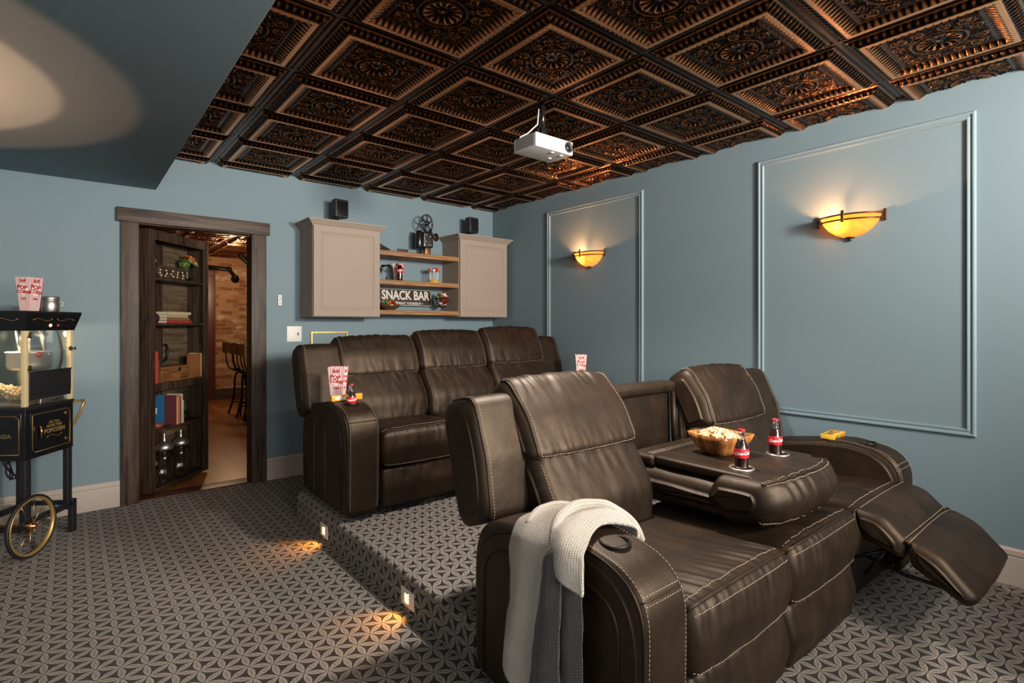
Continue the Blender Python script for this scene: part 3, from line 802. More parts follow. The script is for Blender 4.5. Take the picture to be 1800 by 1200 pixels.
def seat(root, i, closed=True, seed=0):
    a, b = SX[i] + 0.003, SX[i + 1] - 0.003
    pr = rp([(0.66, 0.46, 0.03), (0.30, 0.478, 0.3), (-0.012, 0.502, 0.060), (-0.036, 0.385, 0.10), (-0.008, 0.285, 0.025), (0.60, 0.285, 0.02)], 8)
    sl = Slab(pr, a, b, 0.040, 0.012, 130, 80, 0.0028, 6, seed=seed + i * 2, pleats=[(0.055, 0.492, 0.085, 0.009, 46), (-0.026, 0.42, 0.05, 0.006, 46)])
    mb = MB(); sl.mesh(mb); o = mb.build('seat_cushion', LEA, root)
    st = Seams(); pp = Seams()
    for (y, z) in ((0.022, 0.496), (-0.014, 0.465)):
        dashes(st, across(sl, sl.near(y, z), a + 0.02, b - 0.02, 0.0012, 30))
    pp.tube(across(sl, sl.near(0.004, 0.488), a + 0.008, b - 0.008, 0.001, 30), 0.006, 6)
    if closed:
        dashes(st, across(sl, sl.near(-0.010, 0.305), a + 0.02, b - 0.02, 0.0012, 30))
        pr = rp([(0.004, 0.280, 0.03), (-0.024, 0.16, 0.10), (0.004, 0.045, 0.03), (0.10, 0.045, 0.01), (0.10, 0.280, 0.01)], 7)
        s2 = Slab(pr, a + 0.004, b - 0.004, 0.032, 0.006, 70, 60, 0.003, 6, seed=seed + i * 5, pleats=[(0.0, 0.25, 0.07, 0.008, 36)])
        mb = MB(); s2.mesh(mb); mb.build('leg_rest', LEA, root)
    st.build('stitching', STI, o); pp.build('piping', LEA, o)
    return o
def sofa_base(root, xr=SX[3]):
    MB().rbox((0.03, 0.06, 0.03), (SOFW - 0.03, 0.76, 0.27), 0.01, 2).build('base_frame', BLACK, root)
    for x in (0.06, SOFW - 0.11):
        for y in (0.07, 0.66): MB().rbox((x, y, 0.0), (x + 0.05, y + 0.05, 0.04), 0.006, 2).build('foot', BLACK, root)

# rear sofa, upright, three seats
rs = thing('reclining_sofa', 'brown leather sofa with three upright seats, on the raised carpeted riser', 'sofa', (1.20, 2.93, RIS))
sofa_base(rs); arm(rs, -1); arm(rs, 1)
wing(rs, -1, ((0.585, 0.57), (0.715, 0.995)), ((0.75, 0.50), (0.89, 0.955)), -0.04); wing(rs, 1, ((0.585, 0.57), (0.715, 1.02)), ((0.75, 0.50), (0.89, 0.98)), -0.01)
for i, (p1, p2) in enumerate((((0.63, 0.782), (0.745, 1.050)), ((0.63, 0.797), (0.755, 1.085)), ((0.63, 0.812), (0.755, 1.110)))):
    seat(rs, i, True, 1.0); backrest(rs, i, (0.47, 0.47), p1, p2, seed=11)

# front sofa: two reclined seats, the middle back folded down as a console
fs = thing('reclining_sofa', 'brown leather reclining sofa in front, its middle back folded down into a table', 'sofa', (1.14, 0.86, 0))
sofa_base(fs); arm(fs, -1); arm(fs, 1); wing(fs, -1); wing(fs, 1, ((0.65, 0.60), (0.785, 1.02)), ((0.83, 0.52), (0.96, 0.98)))
seat(fs, 0, True, 3.0); seat(fs, 1, True, 4.0); seat(fs, 2, False, 6.0)
backrest(fs, 0, (0.53, 0.46), (0.65, 0.79), (0.845, 1.085), seed=2); backrest(fs, 2, (0.53, 0.46), (0.675, 0.765), (0.82, 1.06), seed=4)
a, b = SX[1] + 0.006, SX[2] - 0.006
mb = MB(); Slab(rp([(0.905, 0.40, 0.02), (0.915, 0.95, 0.01), (0.975, 0.95, 0.01), (0.96, 0.40, 0.02)], 4), a, b, 0.01, 0, 50, 12).mesh(mb); cf = mb.build('console_back_frame', LEA, fs)
mb = MB(); Slab(rp([(0.872, 0.925, 0.02), (0.868, 0.982, 0.025), (0.985, 0.982, 0.03), (0.985, 0.925, 0.02)], 6), a - 0.002, b + 0.002, 0.022, 0.002, 50, 20, 0.001, 8).mesh(mb); mb.build('top_roll', LEA, cf)
for x in (a + 0.012, b - 0.012): MB().tube([(x, 0.89, 0.93), (x, 0.875, 0.60)], 0.016, 8).build('side_welt', LEA, cf)
# folded-down backrest
pr = rp([(0.19, 0.518, 0.06), (0.17, 0.655, 0.04), (0.72, 0.665, 0.03), (0.76, 0.50, 0.05), (0.55, 0.505, 0.05)], 8)
body = Slab(pr, a + 0.008, b - 0.006, 0.060, 0.0, 90, 50, 0.006, 7, seed=8, pleats=[(0.25, 0.56, 0.12, 0.010, 20)])
mb = MB(); body.mesh(mb); fb = mb.build('folded_backrest', LEA, fs)
pr = rp([(0.20, 0.515, 0.05), (0.055, 0.545, 0.05), (0.005, 0.62, 0.07), (0.045, 0.700, 0.045), (0.24, 0.695, 0.03), (0.30, 0.60, 0.05)], 9)
def pillow_warp(w):
    c = (w.x - (a + b) / 2) / ((b - a) / 2); w.y += 0.055 * abs(c) ** 3.0; return w
pil = Slab(pr, a - 0.004, b + 0.012, 0.050, 0.010, 110, 60, 0.004, 6, seed=13, warp=pillow_warp, pleats=[(0.03, 0.69, 0.07, 0.010, 34), (0.08, 0.54, 0.07, 0.008, 30)])
mb = MB(); pil.mesh(mb); pl = mb.build('folded_headrest', LEA, fs)
st = Seams(); pp = Seams()
for (y, z), lf in (((0.052, 0.702), 0.001), ((0.070, 0.538), 0.001)):
    k = pil.near(y, z); pp.tube(across(pil, k, a + 0.02, b - 0.01, 0.002, 40), 0.0055, 6); dashes(st, across(pil, k + 1.6, a + 0.03, b - 0.02, 0.0012, 40)); dashes(st, across(pil, k - 1.6, a + 0.03, b - 0.02, 0.0012, 40))
st.build('stitching', STI, pl); pp.build('piping', LEA, pl)
tb = MB().rbox((0.888, 0.158, 0.668), (1.462, 0.60, 0.708), 0.012, 4, bulge=0.002, dens=14).build('console_table', LEA, fs)
cups = [(0.985, 0.245), (1.345, 0.262)]
drill(tb, [(x, y, 0.708, 0.041, 0.036) for x, y in cups])
for x, y in cups: cup_ring(tb, x, y, 0.7105, 0.041, STEEL, 0.036)
fl = MB().rbox((0.880, 0.602, 0.655), (1.470, 0.735, 0.706), 0.016, 3, bulge=0.004, dens=8).build('hinge_flap', LEA, fs)
st = Seams()
dashes(st, [(0.90, 0.622, 0.7115), (1.45, 0.622, 0.7115)]); dashes(st, [(0.90, 0.640, 0.7120), (1.45, 0.640, 0.7120)]); st.build('stitching', STI, fl)
# leg rest of the far seat, swung out
a, b = SX[2] + 0.012, SX[3] + 0.035
pr = rp([(0.010, 0.500, 0.03), (-0.10, 0.490, 0.10), (-0.185, 0.405, 0.03), (-0.175, 0.33, 0.02), (-0.03, 0.37, 0.02), (0.02, 0.42, 0.02)], 8)
l1 = Slab(pr, a, b, 0.035, 0.008, 80, 50, 0.002, 6, seed=3); mb = MB(); l1.mesh(mb); L1 = mb.build('leg_rest', LEA, fs)
st = Seams(); pp = Seams()
for (y, z) in ((-0.012, 0.505), (-0.178, 0.415)): dashes(st, across(l1, l1.near(y, z), a + 0.03, b - 0.03, 0.0012, 30))
st.build('stitching', STI, L1)
pr = rp([(-0.185, 0.425, 0.045), (-0.30, 0.375, 0.12), (-0.415, 0.250, 0.030), (-0.375, 0.215, 0.02), (-0.20, 0.315, 0.02)], 9)
l2 = Slab(pr, a, b, 0.032, 0.010, 80, 50, 0.0025, 6, seed=9); mb = MB(); l2.mesh(mb); L2 = mb.build('foot_pad', LEA, fs)
st = Seams(); dashes(st, across(l2, l2.near(-0.19, 0.42), a + 0.03, b - 0.03, 0.0012, 30)); st.build('stitching', STI, L2)
pp.tube([(a + 0.01, -0.19, 0.405), (b - 0.01, -0.19, 0.405)], 0.010, 8); pp.build('piping', LEA, L1)
mb = MB()
for x in (a + 0.07, b - 0.09):
    mb.tube([(x, 0.10, 0.22), (x, -0.10, 0.33)], 0.008, 6); mb.tube([(x, 0.04, 0.30), (x, -0.16, 0.25), (x, -0.33, 0.245)], 0.008, 6); mb.tube([(x, -0.10, 0.33), (x, -0.02, 0.20)], 0.008, 6)
mb.tube([(a + 0.07, -0.12, 0.27), (b - 0.09, -0.12, 0.27)], 0.008, 6)
mb.build('recliner_mechanism', DKMET, fs)
MB().rbox((SX[3] - 0.004, 0.27, 0.42), (SX[3] + 0.002, 0.40, 0.46), 0.002, 2).build('recline_switch', BLKG, fs)

# ------------------------------------------------------------------ wall lamps
def mat_amber():
    t = NT('amber_glass'); n = t.noise(t.co(), 9, 4, 0.6, 0.8)
    col = t.ramp(n, [(0.3, (0.66, 0.26, 0.040)), (0.7, (0.80, 0.42, 0.11))])
    tr = t.n('ShaderNodeBsdfTranslucent', i_0=col); df = t.n('ShaderNodeBsdfDiffuse', i_0=(0.45, 0.20, 0.05))
    gl = t.n('ShaderNodeEmission', i_0=col, i_1=0.18); m1 = t.n('ShaderNodeMixShader', i_0=0.25); ad = t.n('ShaderNodeAddShader')
    L = t.t.links.new; L(tr.outputs[0], m1.inputs[1]); L(df.outputs[0], m1.inputs[2]); L(m1.outputs[0], ad.inputs[0]); L(gl.outputs[0], ad.inputs[1]); m2 = t.n('ShaderNodeMixShader', i_0=0.10); tp = t.n('ShaderNodeBsdfTransparent', i_0=(1.0, 0.85, 0.6)); L(ad.outputs[0], m2.inputs[1]); L(tp.outputs[0], m2.inputs[2]); L(m2.outputs[0], t.out.inputs[0])
    return t.m
AMBER = mat_amber(); BULB = glow('bulb_glow', (1.0, 0.72, 0.38), 16.0)
def sconce(label, y):
    """half-bowl lamp; local +x is away from the wall"""
    t = thing('wall_sconce', label, 'wall lamp', (XR, y, 1.80), PI, group='amber wall sconces')
    S = Matrix.Diagonal((0.76, 1, 1, 1))
    pr = [(0.010, 0.018), (0.045, 0.024), (0.085, 0.042), (0.120, 0.070), (0.146, 0.104), (0.160, 0.140), (0.163, 0.146), (0.157, 0.140), (0.142, 0.106), (0.116, 0.073), (0.082, 0.046), (0.040, 0.028), (0.008, 0.022)]
    MB().lathe(pr, 40, a0=-PI / 2, a1=PI / 2, M=S).build('glass_bowl', AMBER, t)
    for z in (0.112, 0.142):
        MB().tube([(0.76 * 0.176 * math.cos(a), 0.176 * math.sin(a), z) for a in [(-PI / 2) + PI * i / 30 for i in range(31)]], 0.0050, 8).build('band', BRONZE, t)
    for x, yy in ((0.137, 0.0), (0.008, 0.178), (0.008, -0.178)):
        MB().rbox((x - 0.004, yy - 0.008, 0.096), (x + 0.006, yy + 0.008, 0.166), 0.003, 2).build('post', BRONZE, t)
    MB().rbox((0.0, -0.06, 0.04), (0.012, 0.06, 0.15), 0.004, 2).build('wall_plate', BRONZE, t)
    MB().lathe([(0.001, -0.004), (0.008, -0.002), (0.011, 0.004), (0.006, 0.009), (0.022, 0.014), (0.026, 0.020), (0.002, 0.026)], 20, M=T(0.012, 0, 0)).build('finial', BRONZE, t)
    MB().lathe([(0.001, 0.065), (0.018, 0.075), (0.022, 0.090), (0.014, 0.112), (0.012, 0.13), (0.001, 0.131)], 16, M=T(0.062, -0.045, 0)).build('bulb', BULB, t)
    light('sconce_light', 'POINT', (XR - 0.072, y + 0.050, 1.892), 21, (1.0, 0.40, 0.14), 0.018)
    return t
sconce('lit amber bowl sconce nearest the camera, in the larger moulded panel', 1.205)
sconce('lit amber bowl sconce farther off, in the panel near the corner', 3.305)
# the matching uplight on the unseen left wall
for ang, en in ((104, 34), (118, 20)):
    light('sconce_light', 'SPOT', (XL + 0.14, 3.15, 1.53), en, (1.0, 0.48, 0.27), 0.012, (XL + 0.15, 3.15, 2.4), spot=ang, blend=0.05)

# step lights in the riser
SLIT = glow('step_light_glow', (1.0, 0.66, 0.25), 3.2)
def step_light(label, y):
    t = thing('step_light', label, 'step light', (1.17, y, 0.068), 0, 'step lights in the riser')
    MB().rbox((-0.004, -0.058, -0.039), (0.0005, 0.058, 0.039), 0.002, 2).build('face_plate', WHITE, t)
    for k in range(4):
        z = 0.018 - k * 0.0125
        MB().box((-0.006, -0.012, z), (-0.003, 0.020, z + 0.0065)).build('lit_slot', SLIT, t)
        MB().rbox((-0.011, -0.014, z + 0.0065), (-0.003, 0.022, z + 0.009), 0.001, 1).build('louvre', WHITE, t)
    light('step_lamp', 'SPOT', (1.158, y, 0.075), 1.7, (1.0, 0.38, 0.07), 0.012, (1.045, y + 0.0, 0.0), spot=112, blend=0.8)
step_light('small lit step light near the back end of the riser side', 3.185)
step_light('small lit step light nearer the camera in the riser side', 2.160)

# ------------------------------------------------------------------ wall cabinets and shelves
CYF = YB - 0.33
def cabinet(label, x0, x1, z0, z1):
    t = thing('wall_cabinet', label, 'cabinet', ((x0 + x1) / 2, YB, z0), group='taupe wall cabinets'); w = (x1 - x0) / 2; h = z1 - z0
    mb = MB().box((-w, -0.305, 0), (w, -0.001, h)); mb.build('cabinet_box', CAB, t)
    # door: frame, bead, flat centre
    D = [(0, 0.0), (0.052, 0.0), (0.054, 0.003), (0.060, 0.0035), (0.063, 0.008), (0.074, 0.008), (0.077, 0.0045), (0.083, 0.0045)]
    g = 0.004; a, b, c, d = -w + g, w - g, g, h - g; v = []; f = []
    v += [(a, -0.306, c), (b, -0.306, c), (b, -0.306, d), (a, -0.306, d)]
    for i, (ins, dep) in enumerate([(0, 0.003), (0.003, 0)] + [(q, e) for q, e in D[1:]]):
        y = -0.327 + dep; v += [(a + ins, y, c + ins), (b - ins, y, c + ins), (b - ins, y, d - ins), (a + ins, y, d - ins)]
    n = len(v) // 4
    for i in range(n - 1):
        for k in range(4): f.append((i * 4 + k, i * 4 + (k + 1) % 4, (i + 1) * 4 + (k + 1) % 4, (i + 1) * 4 + k))
    f.append(tuple((n - 1) * 4 + k for k in range(4))); f.append((3, 2, 1, 0))
    MB().add(v, f).build('door', CAB, t)
    # crown moulding round three sides
    pr = [(0.0, -0.012), (0.006, -0.012), (0.008, -0.004), (0.016, 0.002), (0.030, 0.020), (0.036, 0.022), (0.036, 0.028), (0.046, 0.032), (0.046, 0.042), (0.0, 0.042)]
    v = []; m = len(pr)
    for (sx, sy, bx, by) in ((-1, 0, -w, -0.001), (-1, -1, -w, -0.322), (1, -1, w, -0.322), (1, 0, w, -0.001)):
        v += [(bx + sx * p, by + sy * p, h + z) for p, z in pr]
    f = [(c * m + i, (c + 1) * m + i, (c + 1) * m + (i + 1) % m, c * m + (i + 1) % m) for c in range(3) for i in range(m)] + [tuple(range(m)), tuple(range(3 * m, 4 * m))[::-1]]
    mb = MB().add(v, f); mb.box((-w, -0.322, h + 0.034), (w, -0.001, h + 0.041)); mb.build('crown', CAB, t)
cabinet('taupe wall cabinet with a crown, left of the wooden shelves', 1.535, 2.128, 1.362, 2.125)
cabinet('taupe wall cabinet with a crown, right of the shelves in the corner', 2.975, 3.578, 1.372, 2.150)
for z0, z1, lab in ((1.922, 1.966, 'top honey oak shelf, with the vintage film projector on it'), (1.660, 1.703, 'middle honey oak shelf, above the snack bar sign'), (1.388, 1.430, 'bottom honey oak shelf between the two cabinets')):
    o = MB().rbox((2.128, -0.31, z0), (2.975, -0.001, z1), 0.004, 2, M=T(-2.55, 0, -z0)).build('wall_shelf', SHELFW); o.location = (2.55, YB, z0)
    tag(o, lab, 'shelf', 'oak shelves between the cabinets')
SH = [1.966, 1.703, 1.430]

def speaker(label, x, z, zb):
    t = thing('speaker', label, 'speaker', (x, 4.60, zb), 0.15, 'black speakers over the cabinets')
    h = z - zb
    mb = MB(); P = rp([(-0.068, -0.045, 0.02), (0.068, -0.045, 0.02), (0.055, 0.055, 0.045), (-0.055, 0.055, 0.045)], 5); P = [(p.x, p.y) for p in P]
    n = len(P); v = []
    for zz, s in ((h, 0.93), (h + 0.004, 0.99), (h + 0.012, 1.0), (h + 0.143, 1.0), (h + 0.151, 0.98), (h + 0.155, 0.92)): v += [(x_ * s, y_ * s, zz) for x_, y_ in P]
    f = [(i * n + k, i * n + (k + 1) % n, (i + 1) * n + (k + 1) % n, (i + 1) * n + k) for i in range(5) for k in range(n)] + [tuple(range(n))[::-1], tuple(range(5 * n, 6 * n))]
    mb.add(v, f); mb.build('speaker_body', BLACK, t)
    MB().rbox((-0.052, -0.049, h + 0.018), (0.052, -0.045, h + 0.138), 0.002, 2).build('grille', BLKG, t)
    MB().tube([(0, 0, 0), (0, 0, h + 0.01)], 0.008, 10).build('stand_stem', STEEL, t)
    MB().lathe([(0.001, 0), (0.04, 0), (0.04, 0.005), (0.001, 0.007)], 20).build('stand_base', BLACK, t)
speaker('small black speaker above the left cabinet', 1.822, 2.232, 2.167)
speaker('small black speaker above the right cabinet', 3.232, 2.252, 2.192)

# light switch, remote, gold frame
t = thing('light_switch', 'cream double light switch plate with slider and toggle', 'switch', (1.486, YB, 1.217))
MB().rbox((-0.062, -0.006, -0.067), (0.062, 0, 0.067), 0.003, 2).build('plate', WHITE, t)
MB().rbox((-0.042, -0.009, -0.034), (-0.012, -0.005, 0.034), 0.002, 2).build('slider', CARD, t)
MB().rbox((0.026, -0.016, -0.012), (0.034, -0.005, 0.012), 0.002, 2).build('toggle', BLACK, t)
t = thing('remote_control', 'small white remote control on the wall above the switch', 'remote', (1.366, YB, 1.503))
MB().rbox((-0.016, -0.014, -0.045), (0.016, 0, 0.045), 0.004, 3).build('body', WHITE, t)
for x, z in ((-0.004, 0.026), (0.004, 0.012), (-0.004, 0.0), (0.0, -0.024)): MB().lathe([(0.001, 0.0), (0.004, 0.0), (0.004, 0.0025), (0.001, 0.003)], 10, M=T(x, -0.014, z) @ Rx(PI / 2)).build('button', BLACK, t)
t = thing('wall_frame', 'slim empty gold frame on the back wall behind the rear sofa', 'frame', (1.79, YB, 1.06))
for lo, hi in (((-0.165, -0.018, 0.162), (0.165, 0, 0.174)), ((-0.165, -0.018, -0.174), (0.165, 0, -0.162)), ((-0.165, -0.018, -0.162), (-0.153, 0, 0.162)), ((0.153, -0.018, -0.162), (0.165, 0, 0.162))):
    MB().box(lo, hi).build('frame_bar', BRASS, t)
MB().box((-0.153, -0.006, 0.05), (0.153, -0.001, 0.058)).build('mount_strip', WHITE, t)

# ------------------------------------------------------------------ ceiling projector
t = thing('ceiling_projector', 'white projector hanging from the copper ceiling', 'projector', (2.118, 2.30, 2.28))
pb = MB().rbox((-0.145, -0.105, 0), (0.145, 0.085, 0.077), 0.005, 3).build('housing', WHITE, t)
for k in range(9): MB().box((-0.1465, -0.085, 0.010 + k * 0.007), (-0.1445, 0.07, 0.0125 + k * 0.007)).build('vent_slot', BLACK, pb)
for dy, dx in ((0, 0), ): 
    LM = T(0.108, -0.105, 0.040) @ Rx(PI / 2)
    MB().lathe([(0.030, -0.002), (0.031, 0.006), (0.024, 0.007), (0.019, 0.001), (0.001, 0.001)], 32, M=LM).build('lens_ring', BLACK, pb)
    MB().lathe([(0.018, 0.001), (0.014, 0.004), (0.008, 0.0058), (0.001, 0.006)], 24, M=LM).build('lens', BLKG, pb)
for x, y in ((0.09, -0.06), (0.075, 0.02), (0.01, -0.07)): MB().lathe([(0.001, -0.003), (0.012, -0.003), (0.013, 0.0), (0.001, 0.0)], 16, M=T(x, y, 0)).build('button', CARD, pb)
mb = MB().rbox((-0.055, -0.04, 0.078), (0.055, 0.04, 0.085), 0.002, 2).rbox((-0.022, -0.020, 0.085), (0.022, 0.020, 0.155), 0.004, 2); mb.build('mount_bracket', BLKG, t)
MB().tube([(0, 0, 0.150), (0, 0, 0.295)], 0.016, 14).build('mount_pole', BLKG, t)
MB().tube([(-0.10, 0.08, 0.06), (-0.09, 0.095, 0.11), (-0.06, 0.06, 0.13), (-0.02, 0.02, 0.18), (-0.015, 0.015, 0.27)], 0.004, 6).build('power_cable', WHITE, t)

# ------------------------------------------------------------------ bookcase door, swung into the bar room
BA = V((0.456, 4.85, 0.0)); BR = math.atan2(0.739, 0.674)
bk = thing('bookcase_door', 'dark wooden bookcase hinged as a hidden door, standing ajar in the doorway', 'bookcase', BA, BR)
BW, BD = 0.717, 0.185
def bpart(name, lo, hi, mat=BOOKW, r=0.002): return MB().rbox(lo, hi, r, 2).build(name, mat, bk)
bpart('side_panel', (0.0, 0.016, 0.02), (0.020, BD, 2.02)); bpart('side_panel', (BW - 0.020, 0.016, 0.02), (BW, BD, 2.02))
bpart('face_stile', (0.0, -0.004, 0.02), (0.062, 0.016, 2.02)); bpart('face_stile', (BW - 0.056, -0.004, 0.02), (BW, 0.016, 2.02))
bpart('top_rail', (0.062, -0.004, 1.945), (BW - 0.056, 0.016, 2.02)); bpart('bottom_rail', (0.062, -0.004, 0.02), (BW - 0.056, 0.016, 0.045))
bpart('top_panel', (0.020, 0.016, 1.985), (BW - 0.020, BD, 2.005))
bp = bpart('back_panel', (0.020, BD - 0.010, 0.03), (BW - 0.020, BD, 2.0), BOOKB)
BS = [0.045, 0.487, 0.845, 1.308, 1.662]      # shelf tops
bpart('shelf', (0.020, 0.0, 0.025), (BW - 0.020, BD - 0.01, BS[0])); bpart('shelf', (0.020, 0.004, BS[1] - 0.020), (BW - 0.020, BD - 0.01, BS[1]))
bpart('shelf', (0.020, -0.002, BS[2] - 0.062), (BW - 0.020, BD - 0.01, BS[2])); bpart('shelf', (0.020, 0.002, BS[3] - 0.020), (BW - 0.020, BD - 0.01, BS[3]))
bpart('shelf', (0.020, 0.002, BS[4] - 0.022), (BW - 0.020, BD - 0.01, BS[4]))
MB().rbox((0.30, BD - 0.03, 0.05), (0.36, BD - 0.011, 1.98), 0.002, 2).build('back_batten', BOOKW, bk)
BM = T(*BA) @ Rz(BR)
def bplace(x, y, z): return BM @ V((x, y, z))
def bthing(name, label, cat, x, y, z, rz=0.0, group=None): return thing(name, label, cat, bplace(x, y, z), BR + rz, group)

def book(label, x, y, z, w, d, h, col, group, lean=0.0, flat=False, rz=0.0, cover=None):
    """w thickness of the spine, d depth, h height"""
    t = bthing('book', label, 'book', x, y, z, rz, group)
    m = plain('book_cloth_%02x%02x%02x' % tuple(int(c * 255) for c in col), col, 0.6)
    M = Ry(lean) if not flat else T(0, 0, w / 2) @ Ry(PI / 2) @ T(0, 0, -h / 2)
    mb = MB(); c = 0.0025
    mb.box((-w / 2, 0, 0), (-w / 2 + c, d, h), M=M); mb.box((w / 2 - c, 0, 0), (w / 2, d, h), M=M); mb.box((-w / 2, -c, 0), (w / 2, 0, h), M=M)
    mb.build('cover', m, t); MB().box((-w / 2 + c, 0.0005, 0.003), (w / 2 - c, d - 0.004, h - 0.003), M=M).build('pages', PAPER, t)
    return t
# top shelf
t = bthing('potted_plant', 'small green plant in a dark pot at the left end of the top shelf', 'plant', 0.190, 0.135, BS[4])
MB().lathe([(0.001, 0), (0.028, 0), (0.036, 0.085), (0.040, 0.105), (0.034, 0.105), (0.030, 0.09), (0.001, 0.09)], 24).build('pot', BLKG, t)
GREEN = plain('moss_green', (0.13, 0.19, 0.03), 0.7); GREEN2 = plain('leaf_green', (0.05, 0.10, 0.02), 0.6)
def leafball(parent, name, c, R, n, size, mats, seed, flat=1.0):
    rnd = random.Random(seed); mb = MB()
    for i in range(n):
        z = 1 - 2 * (i + 0.5) / n; a = i * 2.39996; q = math.sqrt(max(0, 1 - z * z)); r = R * rnd.uniform(0.75, 1.05)
        p = V((c[0] + r * q * math.cos(a), c[1] + r * q * math.sin(a) * flat, c[2] + r * z)); nrm = (p - V(c)).normalized()
        M = T(*p) @ nrm.to_track_quat('Z', 'Y').to_matrix().to_4x4() @ Rz(rnd.uniform(0, 6)) @ Rx(rnd.uniform(-0.6, 0.6)); s = size * rnd.uniform(0.7, 1.2)
        mb.add([(-s * .45, 0, 0), (0, -s, s * .15), (s * .45, 0, 0), (0, s, s * .15), (0, 0, s * .22)], [(0, 1, 4), (1, 2, 4), (2, 3, 4), (3, 0, 4)], True, rnd.randrange(len(mats)), M=M)
    return mb.build(name, mats, parent)
leafball(t, 'foliage', (0, 0, 0.145), 0.046, 130, 0.013, [GREEN, GREEN2], 3)
# letters sign with corks
t = bthing('letter_sign', 'dark metal word sign filled with corks on the top bookcase shelf', 'sign', 0.300, 0.045, BS[4])
RUST = plain('rusty_metal', (0.11, 0.065, 0.05), 0.5, 0.5); CORK = plain('cork', (0.62, 0.42, 0.22), 0.8)
for i, ch in enumerate('CORKS'):
    v, f = text_shape(ch, 0.128, bold=0.0045, depth=0.016)
    MB().add(v, f, M=T(-0.138 + i * 0.068, 0, 0.047) @ FACE_Y).build('letter', RUST, t)
    rnd = random.Random(i)
    for k in range(3): MB().lathe([(0.001, -0.004), (0.008, -0.004), (0.008, 0.004), (0.001, 0.004)], 10, M=T(-0.142 + i * 0.068 + rnd.uniform(-.012, .016), -0.014, 0.020 + k * 0.022 + rnd.uniform(-.003, .003)) @ Rx(PI / 2)).build('cork_end', CORK, t)
# flowers
t = bthing('flower_vase', 'orange and green silk flowers in a glass jar at the right of the top shelf', 'flowers', 0.560, 0.085, BS[4])
MB().lathe([(0.001, 0), (0.026, 0), (0.029, 0.01), (0.029, 0.07), (0.024, 0.085), (0.026, 0.095), (0.023, 0.095), (0.022, 0.084), (0.026, 0.068), (0.026, 0.008), (0.001, 0.006)], 24).build('glass_jar', GLASS, t)
st = MB()
for k in range(6): a = k * 1.05; st.tube([(0.006 * math.cos(a), 0.006 * math.sin(a), 0.01), (0.012 * math.cos(a), 0.012 * math.sin(a), 0.12)], 0.002, 5)
st.build('stems', GREEN2, t)
leafball(t, 'leaves', (-0.035, 0, 0.150), 0.042, 90, 0.018, [GREEN, GREEN2], 5)
def rose(parent, x, y, z, r, mat):
    mb = MB()
    for k, (q, h) in enumerate(((1.0, 0.35), (0.8, 0.55), (0.58, 0.72), (0.34, 0.85))):
        n = 5 + (k == 0); v = []; f = []
        for j in range(n):
            a = 2 * PI * j / n + k * 0.7; b = len(v)
            for u in (-0.55, 0, 0.55):
                aa = a + u * 2 * PI / n * 1.25
                v += [(r * q * 0.35 * math.cos(aa), r * q * 0.35 * math.sin(aa), 0), (r * q * (1.0 if u == 0 else 0.86) * math.cos(aa), r * q * (1.0 if u == 0 else 0.86) * math.sin(aa), r * h * (1.0 if u == 0 else 0.8))]
            f += [(b, b + 2, b + 3, b + 1), (b + 2, b + 4, b + 5, b + 3)]
        mb.add(v, f, True)
    return mb.build('blossom', mat, parent, M=T(x, y, z) @ Rx(0.75) @ Ry(x * 6))
OR1 = plain('rust_petals', (0.50, 0.10, 0.02), 0.6); OR2 = plain('orange_petals', (0.62, 0.22, 0.04), 0.6); GP = plain('sage_petals', (0.42, 0.40, 0.16), 0.6)
for x, y, z, r, m in ((-0.010, -0.025, 0.192, 0.036, OR2), (0.034, -0.020, 0.184, 0.036, OR1), (0.058, -0.030, 0.150, 0.032, OR1), (0.018, -0.048, 0.146, 0.036, GP), (0.0, 0.02, 0.20, 0.030, OR1), (-0.035, -0.045, 0.165, 0.026, GP)): rose(t, x, y, z, r, m)
# second shelf
t = bthing('glass_jar', 'dark round glass jar with a stopper on the second bookcase shelf', 'jar', 0.165, 0.085, BS[3])
PLUM = plain('plum_glass', (0.035, 0.012, 0.02), 0.12)
MB().lathe([(0.001, 0), (0.022, 0), (0.036, 0.02), (0.040, 0.042), (0.032, 0.066), (0.016, 0.076), (0.014, 0.084), (0.001, 0.085)], 28).build('jar_body', PLUM, t)
MB().lathe([(0.001, 0.084), (0.020, 0.086), (0.022, 0.094), (0.010, 0.104), (0.012, 0.116), (0.004, 0.124), (0.001, 0.124)], 20).build('stopper', CHROME, t)
zz = BS[3]
for i, (h, w, d, col, x, lab) in enumerate(((0.30, 0.022, 0.14, (0.30, 0.02, 0.02), 0.365, 'red bound book at the bottom of the small stack'), (0.27, 0.024, 0.13, (0.16, 0.10, 0.05), 0.35, 'brown book second from the bottom of the stack'),
        (0.245, 0.022, 0.125, (0.40, 0.27, 0.13), 0.345, 'tan book second from the top of the stack'), (0.28, 0.022, 0.13, (0.45, 0.36, 0.22), 0.365, 'pale book lying on top of the stack'))):
    book(lab + ' on the second shelf', x, 0.015, zz, w, d, h, col, 'stacked books', flat=True); zz += w + 0.0005
